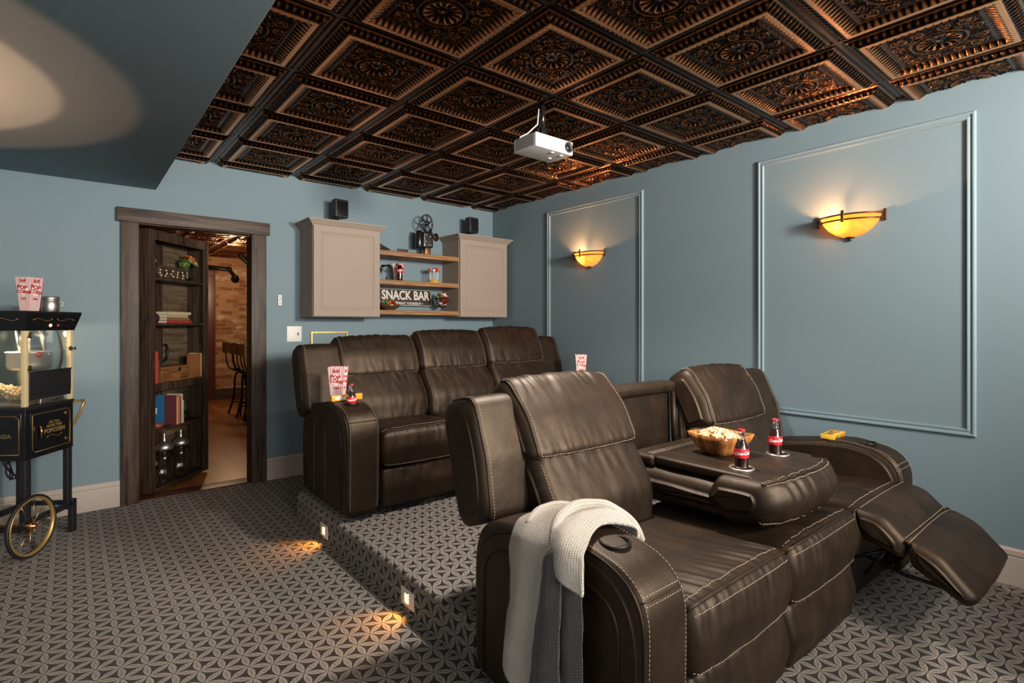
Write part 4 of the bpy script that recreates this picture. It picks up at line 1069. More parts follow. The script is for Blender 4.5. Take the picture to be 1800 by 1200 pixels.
# middle shelf
book('upright red book at the left of the middle bookcase shelf', 0.092, 0.012, BS[2], 0.034, 0.13, 0.245, (0.42, 0.045, 0.03), 'middle shelf books')
book('thin dark book between the red book and the wooden box', 0.121, 0.014, BS[2], 0.016, 0.12, 0.17, (0.10, 0.035, 0.02), 'middle shelf books')
t = bthing('wooden_box', 'orange-brown wooden cigar box on the middle bookcase shelf', 'box', 0.310, 0.010, BS[2])
MB().rbox((-0.165, 0, 0), (0.175, 0.13, 0.098), 0.003, 2).build('box_body', BOXW, t); MB().rbox((-0.168, -0.003, 0.099), (0.178, 0.133, 0.118), 0.003, 2).build('lid', BOXW, t)
MB().rbox((0.03, -0.006, 0.075), (0.055, -0.0005, 0.106), 0.002, 2).build('clasp', DKMET, t)
mb = MB(); put_text(mb, 'COFFEE', 0.026, T(0.10, -0.0012, 0.02) @ FACE_Y, bold=0.0006, depth=0.0004); mb.build('lettering', BLACK, t)
t = bthing('hook', 'curved dark iron bracket rising behind the wooden box', 'bracket', 0.350, 0.155, BS[2])
MB().tube([(0, 0, 0), (0.0, 0, 0.125), (0.01, 0, 0.15), (0.05, 0, 0.165), (0.065, 0, 0.20), (0.066, 0, 0.26), (0.05, 0, 0.285), (0.0, 0, 0.29)], 0.008, 8).build('iron_rod', DKMET, t)
MB().rbox((-0.02, -0.012, 0.0), (0.02, 0.012, 0.012), 0.003, 2).build('bracket_foot', DKMET, t)
book('large tan book standing face out beside the wooden box', 0.567, 0.020, BS[2], 0.150, 0.020, 0.205, (0.20, 0.075, 0.025), 'middle shelf books')
book('yellow edged book at the right end of the middle shelf', 0.650, 0.021, BS[2], 0.012, 0.10, 0.205, (0.55, 0.42, 0.14), 'middle shelf books')
# fourth shelf
t = bthing('book', 'large blue book with two white birds, facing out on the fourth shelf', 'book', 0.183, 0.095, BS[1], 0.0, 'fourth shelf books')
BLUE = plain('blue_cover', (0.012, 0.10, 0.22), 0.45)
MB().box((-0.115, 0, 0), (0.115, 0.003, 0.245)).box((-0.115, 0.024, 0), (0.115, 0.027, 0.245)).box((0.112, 0, 0), (0.115, 0.027, 0.245)).build('cover', BLUE, t)
MB().box((-0.112, 0.003, 0.003), (0.112, 0.024, 0.242)).build('pages', PAPER, t)
for x in (-0.030, 0.020):
    mb = MB(); mb.prism([(x - 0.007, 0.115), (x + 0.007, 0.115), (x + 0.004, 0.135), (x + 0.012, 0.150), (x, 0.146), (x - 0.012, 0.150), (x - 0.004, 0.135)], 0, 0.0008, M=FACE_Y); mb.prism([(x - 0.012, 0.105), (x + 0.012, 0.105), (x + 0.003, 0.112), (x - 0.003, 0.112)], 0, 0.0008, M=FACE_Y); mb.build('printed_bird', CARD, t)
xx = 0.306
for i, (w, h, col, lab) in enumerate(((0.016, 0.235, (0.10, 0.02, 0.02), 'dark red book next to the blue book'), (0.014, 0.225, (0.55, 0.33, 0.14), 'narrow ochre book in the row'), (0.026, 0.235, (0.42, 0.13, 0.06), 'thick rust book in the row'), (0.015, 0.225, (0.14, 0.05, 0.03), 'dark brown book in the row'), (0.016, 0.240, (0.50, 0.46, 0.36), 'cream spined tall book in the row'), (0.013, 0.185, (0.46, 0.40, 0.28), 'short beige book ending the row'))):
    book(lab + ' on the fourth shelf', xx + w / 2, 0.014, BS[1], w, 0.12, h, col, 'fourth shelf books'); xx += w + 0.001
t = bthing('camera', 'old dark box camera in the shade right of the books', 'camera', 0.475, 0.050, BS[1])
MB().rbox((-0.06, 0, 0), (0.06, 0.06, 0.085), 0.005, 2).build('camera_body', BLKG, t); MB().lathe([(0.022, 0), (0.022, 0.02), (0.014, 0.022), (0.001, 0.014)], 20, M=T(0, 0, 0.042) @ Rx(PI / 2)).build('lens', DKMET, t)
t = bthing('bowl', 'small red-brown carved bowl in front of the blue book', 'bowl', 0.135, 0.040, BS[1])
MB().lathe([(0.001, 0), (0.022, 0), (0.040, 0.02), (0.044, 0.042), (0.040, 0.042), (0.034, 0.02), (0.001, 0.008)], 28).build('bowl_body', plain('red_brown_clay', (0.22, 0.05, 0.025), 0.4), t)
# glass apothecary jars at the bottom
JG = mat_glass('smoky_glass', (0.62, 0.60, 0.62), 0.03)
def apothecary(label, x, s):
    t = bthing('apothecary_jar', label, 'jar', x, 0.085, BS[0], 0, 'apothecary jars'); n = 24; v = []; f = []
    pr = [(0.030, 0.0), (0.052, 0.01), (0.062, 0.06), (0.066, 0.16), (0.063, 0.215), (0.048, 0.235), (0.050, 0.245)]
    for r, z in pr:
        for j in range(n * 2): v.append(((r + (0.0035 if j % 2 and 0.05 < z < 0.22 else 0)) * s * math.cos(PI * j / n), (r + (0.0035 if j % 2 and 0.05 < z < 0.22 else 0)) * s * math.sin(PI * j / n), z * s))
    m = n * 2
    for i in range(len(pr) - 1): f += [(i * m + j, i * m + (j + 1) % m, (i + 1) * m + (j + 1) % m, (i + 1) * m + j) for j in range(m)]
    f.append(tuple(range(m))[::-1]); MB().add(v, f, True).build('jar_body', JG, t)
    MB().lathe([(0.052 * s, 0.246 * s), (0.066 * s, 0.256 * s), (0.056 * s, 0.285 * s), (0.026 * s, 0.310 * s), (0.010 * s, 0.318 * s), (0.016 * s, 0.330 * s), (0.006 * s, 0.345 * s), (0.012 * s, 0.362 * s), (0.004 * s, 0.385 * s), (0.001, 0.386 * s)], 28).build('lid', STEEL, t)
apothecary('glass apothecary jar with a silver lid, middle of the bottom bookcase shelf', 0.280, 1.0)
apothecary('right hand glass apothecary jar with a silver lid on the bottom shelf', 0.480, 0.98)
apothecary('low dark glass jar half hidden at the left of the bottom bookcase shelf', 0.150, 0.62)

# ------------------------------------------------------------------ popcorn
def kernel_mesh(seed):
    rnd = random.Random(seed); bs = []
    import bmesh
    v = []; f = []
    for k in range(4):
        bm = bmesh.new(); bmesh.ops.create_icosphere(bm, subdivisions=1, radius=1.0)
        c = V((rnd.uniform(-.7, .7), rnd.uniform(-.7, .7), rnd.uniform(-.6, .6))); r = rnd.uniform(0.55, 0.9); b = len(v)
        for q in bm.verts: v.append(c + q.co * r * (1 + 0.25 * noise.noise(q.co * 2 + c * 5)))
        for q in bm.faces: f.append(tuple(w.index + b for w in q.verts))
        bm.free()
    return v, f
KERN = [kernel_mesh(s) for s in range(5)]
def popcorn(name, label, pts, size, group=None):
    mb = MB(); rnd = random.Random(len(pts))
    for p in pts:
        v, f = KERN[rnd.randrange(5)]; s = size * rnd.uniform(0.75, 1.2)
        mb.add(v, f, True, M=T(*p) @ Euler((rnd.uniform(0, 6), rnd.uniform(0, 6), rnd.uniform(0, 6))).to_matrix().to_4x4() @ Matrix.Scale(s, 4))
    return tag(mb.build(name, POP), label, 'popcorn', group, 'stuff')

def popcorn_box(label, loc, rz, h=0.205, group='striped popcorn boxes'):
    t = thing('popcorn_box', label, 'popcorn box', loc, rz, group)
    b = (0.034, 0.026); tp = (0.050, 0.038)
    mb = MB(); N = 6
    def wall(p0, p1, q0, q1):
        """p bottom pair, q top pair"""
        v = [p0, p1]; uv = [(0, 0), (1, 0)]; m = N * 4
        for i in range(m + 1):
            u = i / m; p = V(q1).lerp(V(q0), u); z = p.z - 0.006 + 0.006 * abs(math.sin(PI * N * u)); v.append((p.x, p.y, z)); uv.append((1 - u, 1))
        c0 = V(p0).lerp(V(q0), .5)
        mb.add(v, [tuple(range(len(v)))], False, 0, uv)
    B = [(-b[0], -b[1], 0), (b[0], -b[1], 0), (b[0], b[1], 0), (-b[0], b[1], 0)]; Tq = [(-tp[0], -tp[1], h), (tp[0], -tp[1], h), (tp[0], tp[1], h), (-tp[0], tp[1], h)]
    for k in range(4): wall(B[k], B[(k + 1) % 4], Tq[k], Tq[(k + 1) % 4])
    mb.add(B, [(3, 2, 1, 0)]); mb.build('carton', STRIPE, t)
    for k in range(4):
        p0, p1, q0, q1 = V(B[k]), V(B[(k + 1) % 4]), V(Tq[k]), V(Tq[(k + 1) % 4])
        ux = (p1 - p0).normalized(); cz = ((q0 + q1) - (p0 + p1)).normalized(); n = ux.cross(cz).normalized(); w = (p1 - p0).length
        c = ((p0 + p1) / 2).lerp((q0 + q1) / 2, 0.62); M = Matrix((( *ux, 0), (*cz, 0), (*n, 0), (0, 0, 0, 1))).transposed(); M = Matrix.Translation(c + n * 0.0006) @ M
        s = min(1.0, w / 0.060)
        o = MB(); el = [(0.030 * s * math.cos(a), 0.034 * math.sin(a)) for a in [2 * PI * i / 28 for i in range(28)]]; o.prism(el, 0, 0.0006, M=M); o.build('white_oval', CARD, t)
        l = MB(); put_text(l, 'POP', 0.034 * s, M @ T(-0.004, 0.013, 0.001) @ Rz(-0.12), bold=0.0014, depth=0.0003); put_text(l, 'CORN', 0.029 * s, M @ T(0.002, -0.013, 0.001) @ Rz(-0.12), bold=0.0012, depth=0.0003); l.build('red_lettering', RED, t)
        l = MB(); put_text(l, 'hot', 0.030 * s, M @ T(0, 0.052, 0.0004) @ Rz(0.1), bold=0.0008, depth=0.0003, shear=0.3); put_text(l, 'Fresh', 0.014 * s, M @ T(0, -0.052, 0.0004), bold=0.0008, depth=0.0003); l.build('script_lettering', RED, t)
    return t

def bottle(label, loc, rz=0.0, group='small cola bottles', s=1.0):
    t = thing('cola_bottle', label, 'bottle', loc, rz, group); r = 0.029 * s; S = lambda P: [(a * s, b * s) for a, b in P]
    MB().lathe(S([(0.001, 0.002), (0.024, 0.0), (0.0275, 0.006), (0.0285, 0.030), (0.0262, 0.062), (0.0275, 0.080), (0.0290, 0.100), (0.0275, 0.118), (0.0215, 0.135), (0.0165, 0.147), (0.0150, 0.152), (0.001, 0.152)]), 36).build('bottle_body', COLA, t)
    MB().lathe(S([(0.0151, 0.1515), (0.0135, 0.160), (0.0122, 0.178), (0.0140, 0.181), (0.0140, 0.186), (0.0122, 0.188), (0.0110, 0.186), (0.0112, 0.162), (0.0135, 0.153)]), 32, caps=False).build('glass_neck', GLASS, t)
    lb = MB().lathe(S([(0.0272, 0.0785), (0.0282, 0.082), (0.0294, 0.100), (0.0286, 0.112), (0.0276, 0.1175)]), 36, caps=False).build('label', LABEL, t)
    v, f = text_shape('Coca-Cola', 0.0175 * s, bold=0.0005, depth=0.0002, shear=0.35, space=0.88); w = []
    for x, y, z in v: a = x / (0.0293 * s); R = 0.0296 * s + z; w.append((R * math.sin(a), -R * math.cos(a), 0.099 * s + y + x * 0.08))
    MB().add(w, f).build('white_script', CARD, lb)
    n = 21; cv = []; cf = []
    for (rr, z) in ((0.0150, 0.1855), (0.0152, 0.188), (0.0146, 0.193), (0.0125, 0.1955)):
        for j in range(n * 2): q = rr * (1.03 if j % 2 and z < 0.19 else 0.99); cv.append((q * s * math.cos(PI * j / n), q * s * math.sin(PI * j / n), z * s))
    m = n * 2
    for i in range(3): cf += [(i * m + j, i * m + (j + 1) % m, (i + 1) * m + (j + 1) % m, (i + 1) * m + j) for j in range(m)]
    cf.append(tuple(3 * m + j for j in range(m))); MB().add(cv, cf).build('cap', plain('red_cap', (0.30, 0.015, 0.02), 0.35, 0.3), t)
    return t
def ray_up(o_list, x, y, top=2.0):
    """height of the uppermost surface at (x, y)"""
    dg = bpy.context.evaluated_depsgraph_get(); dg.update()
    h, p, *_ = SC.ray_cast(dg, V((x, y, top)), V((0, 0, -1))); return p.z if h else 0.0

def candy_box(name, label, lo, hi, rz, loc, mat, words, tc, bits=()):
    t = thing(name, label, 'candy box', loc, rz)
    MB().rbox(lo, hi, 0.0015, 1).build('carton', mat, t)
    for txt, size, M, m in words:
        l = MB(); put_text(l, txt, size, M, bold=size * 0.035, depth=0.0003); l.build('lettering', m, t)
    for c, r, m, M in bits: MB().lathe([(0.0001, 0.0004), (r, 0.0004), (r, 0)], 16, M=M @ T(*c), caps=False).build('candy_picture', m, t)
    return t
YEL = plain('yellow_card', (0.68, 0.40, 0.03), 0.45); ORG = plain('amber_card', (0.58, 0.27, 0.02), 0.45); NAVY = plain('dark_brown_ink', (0.03, 0.015, 0.01), 0.5)
GRN = plain('candy_green', (0.03, 0.22, 0.04), 0.3); REDC = plain('candy_red', (0.50, 0.02, 0.02), 0.3); ORC = plain('candy_orange', (0.65, 0.18, 0.02), 0.3)

# snacks on the rear sofa
AZ = RIS + 0.640
popcorn_box('striped popcorn box on the left arm of the rear sofa', (1.285, 3.265, AZ + 0.0215), -0.78)
candy_box('candy_box', 'long yellow candy box lying before the popcorn box on the rear sofa arm', (-0.098, -0.010, 0), (0.098, 0.010, 0.036), 0.02, (1.305, 3.182, AZ + 0.0245), ORG,
          [('m&m', 0.030, T(-0.045, -0.0102, 0.018) @ FACE_Y, CARD), ('PEANUT', 0.010, T(0.03, -0.0102, 0.018) @ FACE_Y, RED)], None)
bottle('cola bottle standing in the cup holder of the rear sofa arm', (1.20 + 0.1025, 2.93 + 0.175, AZ - 0.062), -0.30)
popcorn_box('striped popcorn box on the far right arm of the rear sofa', (3.395, 3.20, AZ + 0.0245), -0.70)

# snacks on the front sofa
TZ = 0.708
bottle('nearer cola bottle in the console cup holder, in front of the wooden bowl', (1.14 + 0.985, 0.86 + 0.245, TZ - 0.034), -0.92)
bottle('farther cola bottle in the console cup holder by the far recliner', (1.14 + 1.345 - 0.010, 0.86 + 0.262 + 0.006, TZ - 0.034), -0.98)
t = thing('wooden_bowl', 'square orange-brown wooden bowl of popcorn on the console table', 'bowl', (2.288, 1.290, TZ + 0.002), -0.19)
n = 32; v = []; f = []
prof = [(0.050, 0.0, 4.0), (0.060, 0.004, 4.0), (0.085, 0.030, 5.0), (0.103, 0.064, 6.0), (0.112, 0.093, 7.0), (0.106, 0.093, 7.0), (0.097, 0.064, 6.0), (0.078, 0.032, 5.0), (0.052, 0.012, 4.0)]
for r, z, p in prof:
    for j in range(n * 4):
        a = 2 * PI * j / (n * 4); c, s_ = math.cos(a), math.sin(a); q = (abs(c) ** p + abs(s_) ** p) ** (-1 / p)
        dip = 0.004 * (min(abs(c * q), abs(s_ * q)) ** 2 - 0.35) * (z / 0.093)
        v.append((r * q * c, r * q * s_, z + dip * (z > 0.02)))
m = n * 4
for i in range(len(prof) - 1): f += [(i * m + j, i * m + (j + 1) % m, (i + 1) * m + (j + 1) % m, (i + 1) * m + j) for j in range(m)]
f += [tuple(range(m))[::-1], tuple((len(prof) - 1) * m + j for j in range(m))]
MB().add(v, f, True).build('bowl_body', BOWLW, t)
rnd = random.Random(5); pts = []
while len(pts) < 250:
    x, y = rnd.uniform(-0.088, 0.088), rnd.uniform(-0.088, 0.088); top = 0.076 + 0.042 * math.exp(-((x + 0.01) ** 2 + (y - 0.01) ** 2) / 0.0045)
    z = top - rnd.uniform(0, 0.022) 
    c, s_ = math.cos(-0.19), math.sin(-0.19); pts.append((2.288 + x * c - y * s_, 1.290 + x * s_ + y * c, TZ + 0.002 + z))
popcorn('popcorn', 'heap of popcorn in the square wooden bowl', pts, 0.0075)
candy_box('candy_box', 'yellow candy box with green and red sweets on the far arm of the front sofa', (-0.088, -0.036, 0), (0.088, 0.036, 0.026), 0.04, (3.355, 1.205, 0.6562), YEL,
          [('DOTS', 0.024, T(-0.048, -0.0362, 0.013) @ Rz(0) @ FACE_Y @ Rz(PI), NAVY), ('DOTS', 0.040, T(-0.03, 0.0, 0.0262), NAVY)], None,
          [((x, y, 0.026), 0.010, m_, Matrix()) for x, y, m_ in ((0.035, 0.018, GRN), (0.055, -0.010, REDC), (0.020, -0.018, ORC), (0.070, 0.016, ORC), (-0.07, 0.022, GRN), (-0.075, -0.022, REDC))] +
          [((x, z, 0.0), 0.008, m_, T(0, -0.0362, 0) @ Rx(PI / 2)) for x, z, m_ in ((0.005, 0.013, GRN), (0.030, 0.013, REDC), (0.050, 0.013, ORC), (0.070, 0.013, REDC))])

# knitted throw over the near arm
def sheet(rows, nu=40, nv=26, rip=0.0, seed=0):
    """rows of control points -> smooth surface; returns verts, faces, uvs"""
    R = len(rows); C = len(rows[0]); P = [[V(p) for p in r] for r in rows]
    def cr(a, b, c, d, t): return 0.5 * ((2 * b) + (c - a) * t + (2 * a - 5 * b + 4 * c - d) * t * t + (3 * b - a - 3 * c + d) * t ** 3)
    def line(L, t):
        n = len(L) - 1; s = min(n - 1e-6, max(0, t * n)); i = int(s); u = s - i
        a = L[i - 1] if i > 0 else L[0] * 2 - L[1]; d = L[i + 2] if i + 2 <= n else L[n] * 2 - L[n - 1]
        return cr(a, L[i], L[i + 1], d, u)
    v = []; uv = []; f = []
    for i in range(nu + 1):
        row = [line([P[r][c] for r in range(R)], i / nu) for c in range(C)]
        acc = 0; prev = None
        for j in range(nv + 1):
            p = line(row, j / nv)
            p = p + V((noise.noise(p * 14 + V((seed, 0, 0))) * rip, noise.noise(p * 14 + V((0, seed, 9))) * rip, noise.noise(p * 12 + V((3, 0, seed))) * rip * 0.7))
            v.append(p)
    for j in range(nv + 1):
        d = 0
        for i in range(nu + 1):
            if i: d += (v[i * (nv + 1) + j] - v[(i - 1) * (nv + 1) + j]).length
            uv.append((0, d))
    uvs = [None] * len(v)
    for i in range(nu + 1):
        d = 0
        for j in range(nv + 1):
            if j: d += (v[i * (nv + 1) + j] - v[i * (nv + 1) + j - 1]).length
            uvs[i * (nv + 1) + j] = (d, uv[j * (nu + 1) + i][1])
    for i in range(nu):
        for j in range(nv): q = i * (nv + 1) + j; f.append((q, q + 1, q + nv + 2, q + nv + 1))
    return v, f, uvs
th = thing('knitted_throw', 'oatmeal knitted throw with darker layers hanging over the near arm of the front sofa', 'blanket', (1.24, 1.2, 0.66))
OM = T(-1.24, -1.2, -0.66)
def layer(name, rows, mat, thick=0.010, **k):
    v, f, uv = sheet(rows, **k); o = MB().add(v, f, True, 0, uv, M=OM).build(name, mat, th)
    md = o.modifiers.new('thick', 'SOLIDIFY'); md.thickness = thick; md.offset = 0.0; return o
layer('oatmeal_layer', [
    [(1.33, 1.30, .668), (1.34, 1.21, .676), (1.34, 1.10, .672)], [(1.28, 1.325, .672), (1.28, 1.235, .692), (1.28, 1.12, .684)], [(1.21, 1.335, .672), (1.20, 1.245, .694), (1.20, 1.13, .686)],
    [(1.125, 1.340, .655), (1.105, 1.25, .668), (1.105, 1.14, .660)], [(1.095, 1.335, .600), (1.068, 1.255, .610), (1.075, 1.15, .590)], [(1.098, 1.340, .450), (1.060, 1.27, .455), (1.076, 1.18, .445)],
    [(1.105, 1.370, .300), (1.058, 1.31, .285), (1.074, 1.215, .28)], [(1.105, 1.378, .245), (1.060, 1.325, .200), (1.074, 1.235, .13)]], KNIT, rip=0.006, seed=2, nu=70)
layer('dark_layer', [
    [(1.12, 1.165, .668), (1.09, 1.12, .672), (1.10, 1.07, .668)], [(1.085, 1.165, .620), (1.055, 1.12, .625), (1.068, 1.075, .63)], [(1.082, 1.185, .500), (1.048, 1.13, .50), (1.066, 1.082, .51)],
    [(1.080, 1.215, .300), (1.050, 1.15, .30), (1.068, 1.092, .30)], [(1.080, 1.245, .090), (1.055, 1.17, .09), (1.070, 1.095, .09)]], KNITD, rip=0.006, seed=7, nu=60)
layer('ribbed_edge', [
    [(1.092, 1.105, .640), (1.080, 1.07, .64), (1.100, 1.035, .62)], [(1.092, 1.105, .45), (1.078, 1.07, .45), (1.100, 1.030, .43)], [(1.092, 1.105, .09), (1.080, 1.075, .09), (1.100, 1.035, .09)]], KNITD, rip=0.004, seed=11)
layer('folded_flap', [
    [(1.385, 1.20, .610), (1.395, 1.11, .580), (1.385, 1.055, .610)], [(1.355, 1.20, .684), (1.362, 1.12, .690), (1.355, 1.045, .668)], [(1.25, 1.20, .702), (1.25, 1.135, .708), (1.25, 1.085, .688)],
    [(1.12, 1.16, .690), (1.115, 1.09, .694), (1.115, 1.03, .672)], [(1.078, 1.14, .650), (1.058, 1.08, .650), (1.078, 1.005, .630)], [(1.072, 1.115, .600), (1.055, 1.065, .580), (1.075, 1.005, .552)]], KNIT, rip=0.007, seed=17, nu=56)
def roll(pts, r, nm, seed):
    L = [V(p) for p in pts]; out = []
    for i in range(len(L) - 1):
        for k in range(8):
            t = k / 8; a = L[max(i - 1, 0)]; d = L[min(i + 2, len(L) - 1)]; b, c = L[i], L[i + 1]
            out.append(0.5 * ((2 * b) + (c - a) * t + (2 * a - 5 * b + 4 * c - d) * t * t + (3 * b - a - 3 * c + d) * t ** 3))
    out.append(L[-1]); n = len(out); rr = [r * (0.35 + 0.65 * math.sin(PI * (i + 0.5) / n) ** 0.5) * (1 + 0.18 * noise.noise(out[i] * 20)) for i in range(n)]
    mb = MB(); mb.tube(out, rr, 18, M=OM)
    for fi, fc in enumerate(mb.f): mb.uv[fi] = [((q % 18) / 18 * 2 * PI * r * 0.8, (q // 18) * 0.012) for q in fc]
    mb.build(nm, KNIT, th)
roll([(1.105, 1.15, .675), (1.16, 1.18, .702), (1.25, 1.19, .712), (1.33, 1.15, .706), (1.385, 1.09, .660), (1.395, 1.05, .61)], 0.024, 'twisted_fold', 1)
roll([(1.115, 1.28, .665), (1.18, 1.30, .684), (1.26, 1.29, .690), (1.34, 1.24, .680)], 0.017, 'top_fold', 2)

# ------------------------------------------------------------------ things on the wall shelves
def sthing(name, label, cat, x, y, lvl, rz=0.0, group=None): return thing(name, label, cat, (x, y, SH[lvl] + 0.0005), rz, group)
t = sthing('film_projector', 'vintage black film projector with an open reel on the top shelf', 'film projector', 2.700, 4.60, 0, -0.15)
MB().rbox((-0.075, -0.055, 0), (0.095, 0.055, 0.012), 0.004, 2).build('base', BLKG, t)
MB().rbox((-0.035, -0.030, 0.012), (0.028, 0.030, 0.085), 0.008, 2).build('column', BRONZE, t)
MB().rbox((-0.055, -0.040, 0.080), (0.050, 0.040, 0.235), 0.012, 3, dens=3).build('gear_housing', BLKG, t)
MB().lathe([(0.001, 0), (0.034, 0), (0.038, 0.008), (0.038, 0.135), (0.030, 0.150), (0.028, 0.168), (0.001, 0.172)], 28, M=T(-0.082, 0.0, 0.075)).build('lamp_house', BLKG, t)
rl = MB(); R = 0.082; rc = (0.000, 0.0, 0.325); RM = T(*rc) @ Rz(0.5) @ Rx(PI / 2)
rl.tube([(R * math.cos(2 * PI * i / 40), R * math.sin(2 * PI * i / 40), 0.006) for i in range(40)], 0.0035, 6, M=RM, closed=True)
rl.tube([(R * math.cos(2 * PI * i / 40), R * math.sin(2 * PI * i / 40), -0.006) for i in range(40)], 0.0035, 6, M=RM, closed=True)
for k in range(5):
    a = 2 * PI * k / 5 + 0.3
    for z in (0.006, -0.006):
        for w in (-0.14, 0.14): rl.tube([(0.014 * math.cos(a), 0.014 * math.sin(a), z), (R * math.cos(a + w), R * math.sin(a + w), z)], 0.003, 5, M=RM)
rl.lathe([(0.001, -0.010), (0.020, -0.010), (0.020, 0.010), (0.001, 0.010)], 20, M=RM); rl.build('film_reel', BLKG, t)
MB().tube([(0.035, 0.015, 0.22), (0.062, 0.012, 0.30), (0.055, 0.010, 0.335), (0.0, 0.010, 0.328)], 0.010, 8).build('reel_arm', BLKG, t)
MB().lathe([(0.001, -0.012), (0.034, -0.012), (0.040, -0.004), (0.040, 0.006), (0.034, 0.012), (0.001, 0.012)], 28, M=T(0.085, -0.020, 0.190) @ Rz(0.6) @ Rx(PI / 2)).build('fly_wheel', BRONZE, t)
MB().tube([(0.05, -0.01, 0.19), (0.085, -0.018, 0.19)], 0.012, 10).build('lens_barrel', STEEL, t)
for x, z in ((-0.02, 0.205), (0.018, 0.19), (-0.03, 0.14), (0.02, 0.11)): MB().lathe([(0.001, 0), (0.011, 0), (0.011, 0.008), (0.004, 0.012), (0.001, 0.012)], 14, M=T(x, -0.040, z) @ Rx(PI / 2)).build('knob', CHROME, t)
t = sthing('clapper_board', 'dark wedge of a clapper board beside the left cabinet on the top shelf', 'clapper board', 2.235, 4.63, 0, 0.1)
MB().rbox((-0.09, -0.008, 0), (0.05, 0.008, 0.052), 0.002, 1).build('slate', BLACK, t)
MB().rbox((-0.09, -0.009, 0.0), (0.085, 0.009, 0.014), 0.002, 1, M=T(0, 0, 0.058) @ Ry(0.38)).build('clap_stick', BLACK, t)
t = sthing('photo_frame', 'tiny dark picture frame on the top shelf, left of the projector', 'frame', 2.435, 4.60, 0)
MB().rbox((-0.055, -0.006, 0), (0.055, 0.006, 0.046), 0.002, 1).build('frame', BLACK, t); MB().box((-0.044, -0.0075, 0.009), (0.044, -0.0062, 0.037)).build('picture', plain('dark_red_print', (0.06, 0.02, 0.016), 0.4), t)
# middle shelf
t = sthing('glass_goblet', 'clear stemmed glass beside the left cabinet on the middle shelf', 'glass', 2.265, 4.60, 1)
MB().lathe([(0.001, 0), (0.036, 0.0), (0.036, 0.003), (0.006, 0.007), (0.005, 0.075), (0.012, 0.085), (0.040, 0.108), (0.047, 0.145), (0.045, 0.145), (0.038, 0.110), (0.011, 0.089), (0.001, 0.087)], 28).build('goblet', GLASS, t)
popcorn_box('striped popcorn box standing behind the cola bottle on the middle shelf', (2.405, 4.62, SH[1] + 0.001), -0.70, 0.170)
bottle('cola bottle on the middle wall shelf in front of the popcorn box', (2.372, 4.535, SH[1] + 0.001), -0.40, s=0.96)
t = sthing('lollipop_stand', 'yellow lollipop stand on the middle wall shelf', 'stand', 2.765, 4.58, 1)
MB().lathe([(0.001, 0), (0.062, 0), (0.064, 0.008), (0.048, 0.020), (0.044, 0.030), (0.001, 0.032)], 30).build('stand_base', plain('yellow_plastic', (0.72, 0.42, 0.02), 0.35), t)
lc = [REDC, plain('candy_pink', (0.62, 0.18, 0.22), 0.25), plain('candy_blue', (0.05, 0.08, 0.30), 0.25), REDC, ORC, plain('candy_pink', (0.62, 0.18, 0.22), 0.25), plain('candy_white', (0.75, 0.65, 0.62), 0.25), REDC, ORC, plain('candy_blue', (0.05, 0.08, 0.30), 0.25)]
lab = ['red', 'pink', 'blue', 'red', 'orange', 'pink', 'white', 'red', 'orange', 'blue']
for i in range(10):
    a = 2 * PI * i / 9 if i < 9 else 0; r = 0.040 if i < 9 else 0.0
    pos = ['at the right rim', 'at the back right', 'at the back', 'at the back left', 'at the left rim', 'at the front left', 'at the front', 'at the front right', 'low on the right', 'in the middle'][i]
    l = thing('lollipop', '%s lollipop %s of the yellow stand' % (lab[i], pos), 'lollipop', (2.765 + r * math.cos(a), 4.58 + r * math.sin(a), SH[1] + 0.024), 0, 'lollipops')
    hh = 0.088 + 0.012 * ((i * 7) % 3) / 2 + (0.014 if i == 9 else 0)
    MB().tube([(0, 0, 0), (0.004 * math.cos(a), 0.004 * math.sin(a), hh)], 0.0022, 6).build('stick', CARD, l)
    MB().lathe([(0.0005, -0.016), (0.010, -0.013), (0.0155, -0.003), (0.0155, 0.003), (0.010, 0.013), (0.0005, 0.016)], 16, M=T(0.004 * math.cos(a), 0.004 * math.sin(a), hh + 0.012)).build('candy_head', lc[i], l)
# sign
t = thing('snack_bar_sign', 'dark metal sign reading SNACK BAR treat yourself, leaning on the wall', 'sign', (2.530, 4.708, SH[2] + 0.0008), 0)
SM = Rx(-0.10)
SGN = plain('dark_brown_tin', (0.035, 0.024, 0.018), 0.4, 0.2); SW_ = plain('worn_white_paint', (0.60, 0.56, 0.48), 0.5)
def rrect(w, h, r, n=6):
    return [(sx * (w - r) + r * math.cos(a), sy * (h - r) + r * math.sin(a)) for sx, sy, a0 in ((1, 1, 0), (-1, 1, PI / 2), (-1, -1, PI), (1, -1, 1.5 * PI)) for a in [a0 + PI / 2 * k / n for k in range(n + 1)]]
SF = T(0, 0, 0.130) @ SM @ FACE_Y
MB().prism(rrect(0.285, 0.083, 0.018), -0.004, 0.0, M=SF).build('sign_plate', SGN, t)
for off in (0.004,):
    A = rrect(0.285 - off, 0.083 - off, 0.015); B_ = rrect(0.285 - off - 0.004, 0.083 - off - 0.004, 0.012); n = len(A)
    v = [(x, y, 0.0008) for x, y in A] + [(x, y, 0.0008) for x, y in B_]; MB().add(v, [(i, (i + 1) % n, n + (i + 1) % n, n + i) for i in range(n)], M=SF).build('white_border', SW_, t)
l = MB(); put_text(l, 'SNACK BAR', 0.106, SF @ T(0.0, 0.017, 0.0004) @ Matrix.Diagonal((0.90, 1.14, 1, 1)), bold=0.0030, depth=0.0006); l.build('big_lettering', SW_, t)
l = MB(); put_text(l, '\u2022 TREAT YOURSELF! \u2022', 0.030, SF @ T(0.03, -0.058, 0.0004), bold=0.0010, depth=0.0006, space=1.1); l.build('small_lettering', SW_, t)
